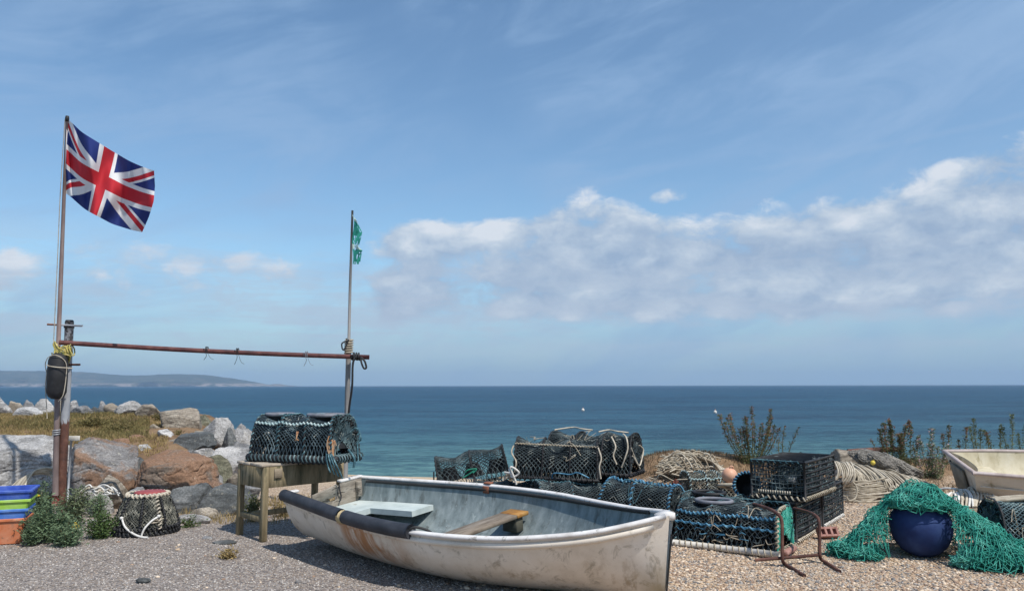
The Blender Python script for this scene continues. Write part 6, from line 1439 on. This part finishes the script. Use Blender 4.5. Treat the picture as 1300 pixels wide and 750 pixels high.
for k in range(9): S.append([W_(8 + 3 * k, 622 - k, 9.9), W_(28 + 2 * k, 606 - k * 1.2, 9.95), W_(48 + 2 * k, 600 - k * .9, 10), W_(62 + k, 602 + rg.normal(0, 2), 10.05), W_(72, 606 + 3 * k, 10.0)])
for k in range(5): S.append([W_(70 - k, 604 + k, 9.9), W_(64 - k * 2, 616 + k, 9.85), W_(57 - k * 2, 630 + k, 9.8)])
hank('rope_hank', 'coil of pale hose like rope lying behind the green weeds by the flagpole', S, ['rope', 'oldrope'], [.013, .013], Vector((-5.8, 9.9, .3)), core=(tuple(W_(48, 634, 10.15)), (.34, .16, .26), 'oldrope'))
rg = np.random.default_rng(65); S = []
for k in range(12): 
    x0 = 100 + rg.uniform(0, 22); S.append([W_(x0, 622 + rg.normal(0, 2), 9.98), W_(x0 + 10, 617 + rg.normal(0, 2), 10.0), W_(x0 + 18, 622 + rg.normal(0, 3), 9.95), W_(x0 + 26, 619 + rg.normal(0, 2), 9.98), W_(x0 + 32, 625 + rg.normal(0, 2), 9.95)])
hank('rope_hank', 'tangle of thin white rope over the low pale rock by the steel post', S, ['whiterope', 'rope'], [.009, .009], Vector((-5.3, 9.9, .4)))
rg = np.random.default_rng(66); S = []
for k in range(16): 
    x0 = 636 + rg.uniform(0, 18); S.append([W_(x0, 606 + rg.normal(0, 2), 9.5), W_(x0 + 14, 601 + rg.normal(0, 2), 9.5), W_(x0 + 30, 603 + rg.normal(0, 2), 9.5), W_(x0 + 50, 606 + rg.normal(0, 2), 9.45)])
hank('rope_hank', 'faded beige rope bundle under the squarish black pot of the heap', S, ['oldrope', 'rope'], [.014, .014], Vector((.1, 9.5, .4)))
# litter: yellow float and bits among the weeds
ball('float', 'small yellow plastic float among the weeds by the flagpole foot', G(95, 668, .05), .045, 'yellow')
q = G(88, 678); mb = MB(); rg = np.random.default_rng(9); qq, f = boulder_geo(801, .07, .05, .02, 0, 3); mb.add(qq, [f]); o = mb.build('driftwood_chip', MT['peach']); o.location = (q.x, q.y, .015); tag(o, 'orange brown scrap on the gravel below the yellow float', 'scrap')
# rust pipe on the right bank, sea buoys
a_, b_ = W_(1076, 574, 13.2), W_(1146, 571, 13.2); mb = MB(); mb.tube([(0, 0, 0), (b_ - a_) * .5 + Vector((0, 0, .01)), b_ - a_], .045, 10); o = mb.build('old_pipe', MT['rustpipe']); o.location = a_; tag(o, 'rusty old pipe lying along the bank top left of the bushy plant', 'pipe')
mb = MB(); mb.tube([(0, 0, 0), W_(1172, 600, 11.7) - W_(1156, 592, 11.8)], .018, 6); o = mb.build('driftwood_stick', MT['wood']); o.location = W_(1156, 592, 11.8); tag(o, 'pale driftwood stick leaning in the plants by the small boat', 'stick')
for px_, py_, lb in ((740, 521.6, 'white marker buoy floating on the sea above the topmost black pot'), (908, 524.8, 'white marker buoy floating on the sea left of the tall reddish plant')):
    q = G(px_, py_, SEA); by = thing('marker_buoy', lb, 'buoy', (q.x, q.y, SEA), group='buoys far out on the sea')
    mb = MB(); mb.lathe([(0, .34), (.10, .32), (.19, .22), (.21, .10), (.19, -.02), (.08, -.10)], 16); mb.build('body', MT['white'], by)
    mb = MB(); mb.tube([(0, 0, .3), (.02, 0, .52)], .035, 6); mb.build('stem', MT['peach'], by)
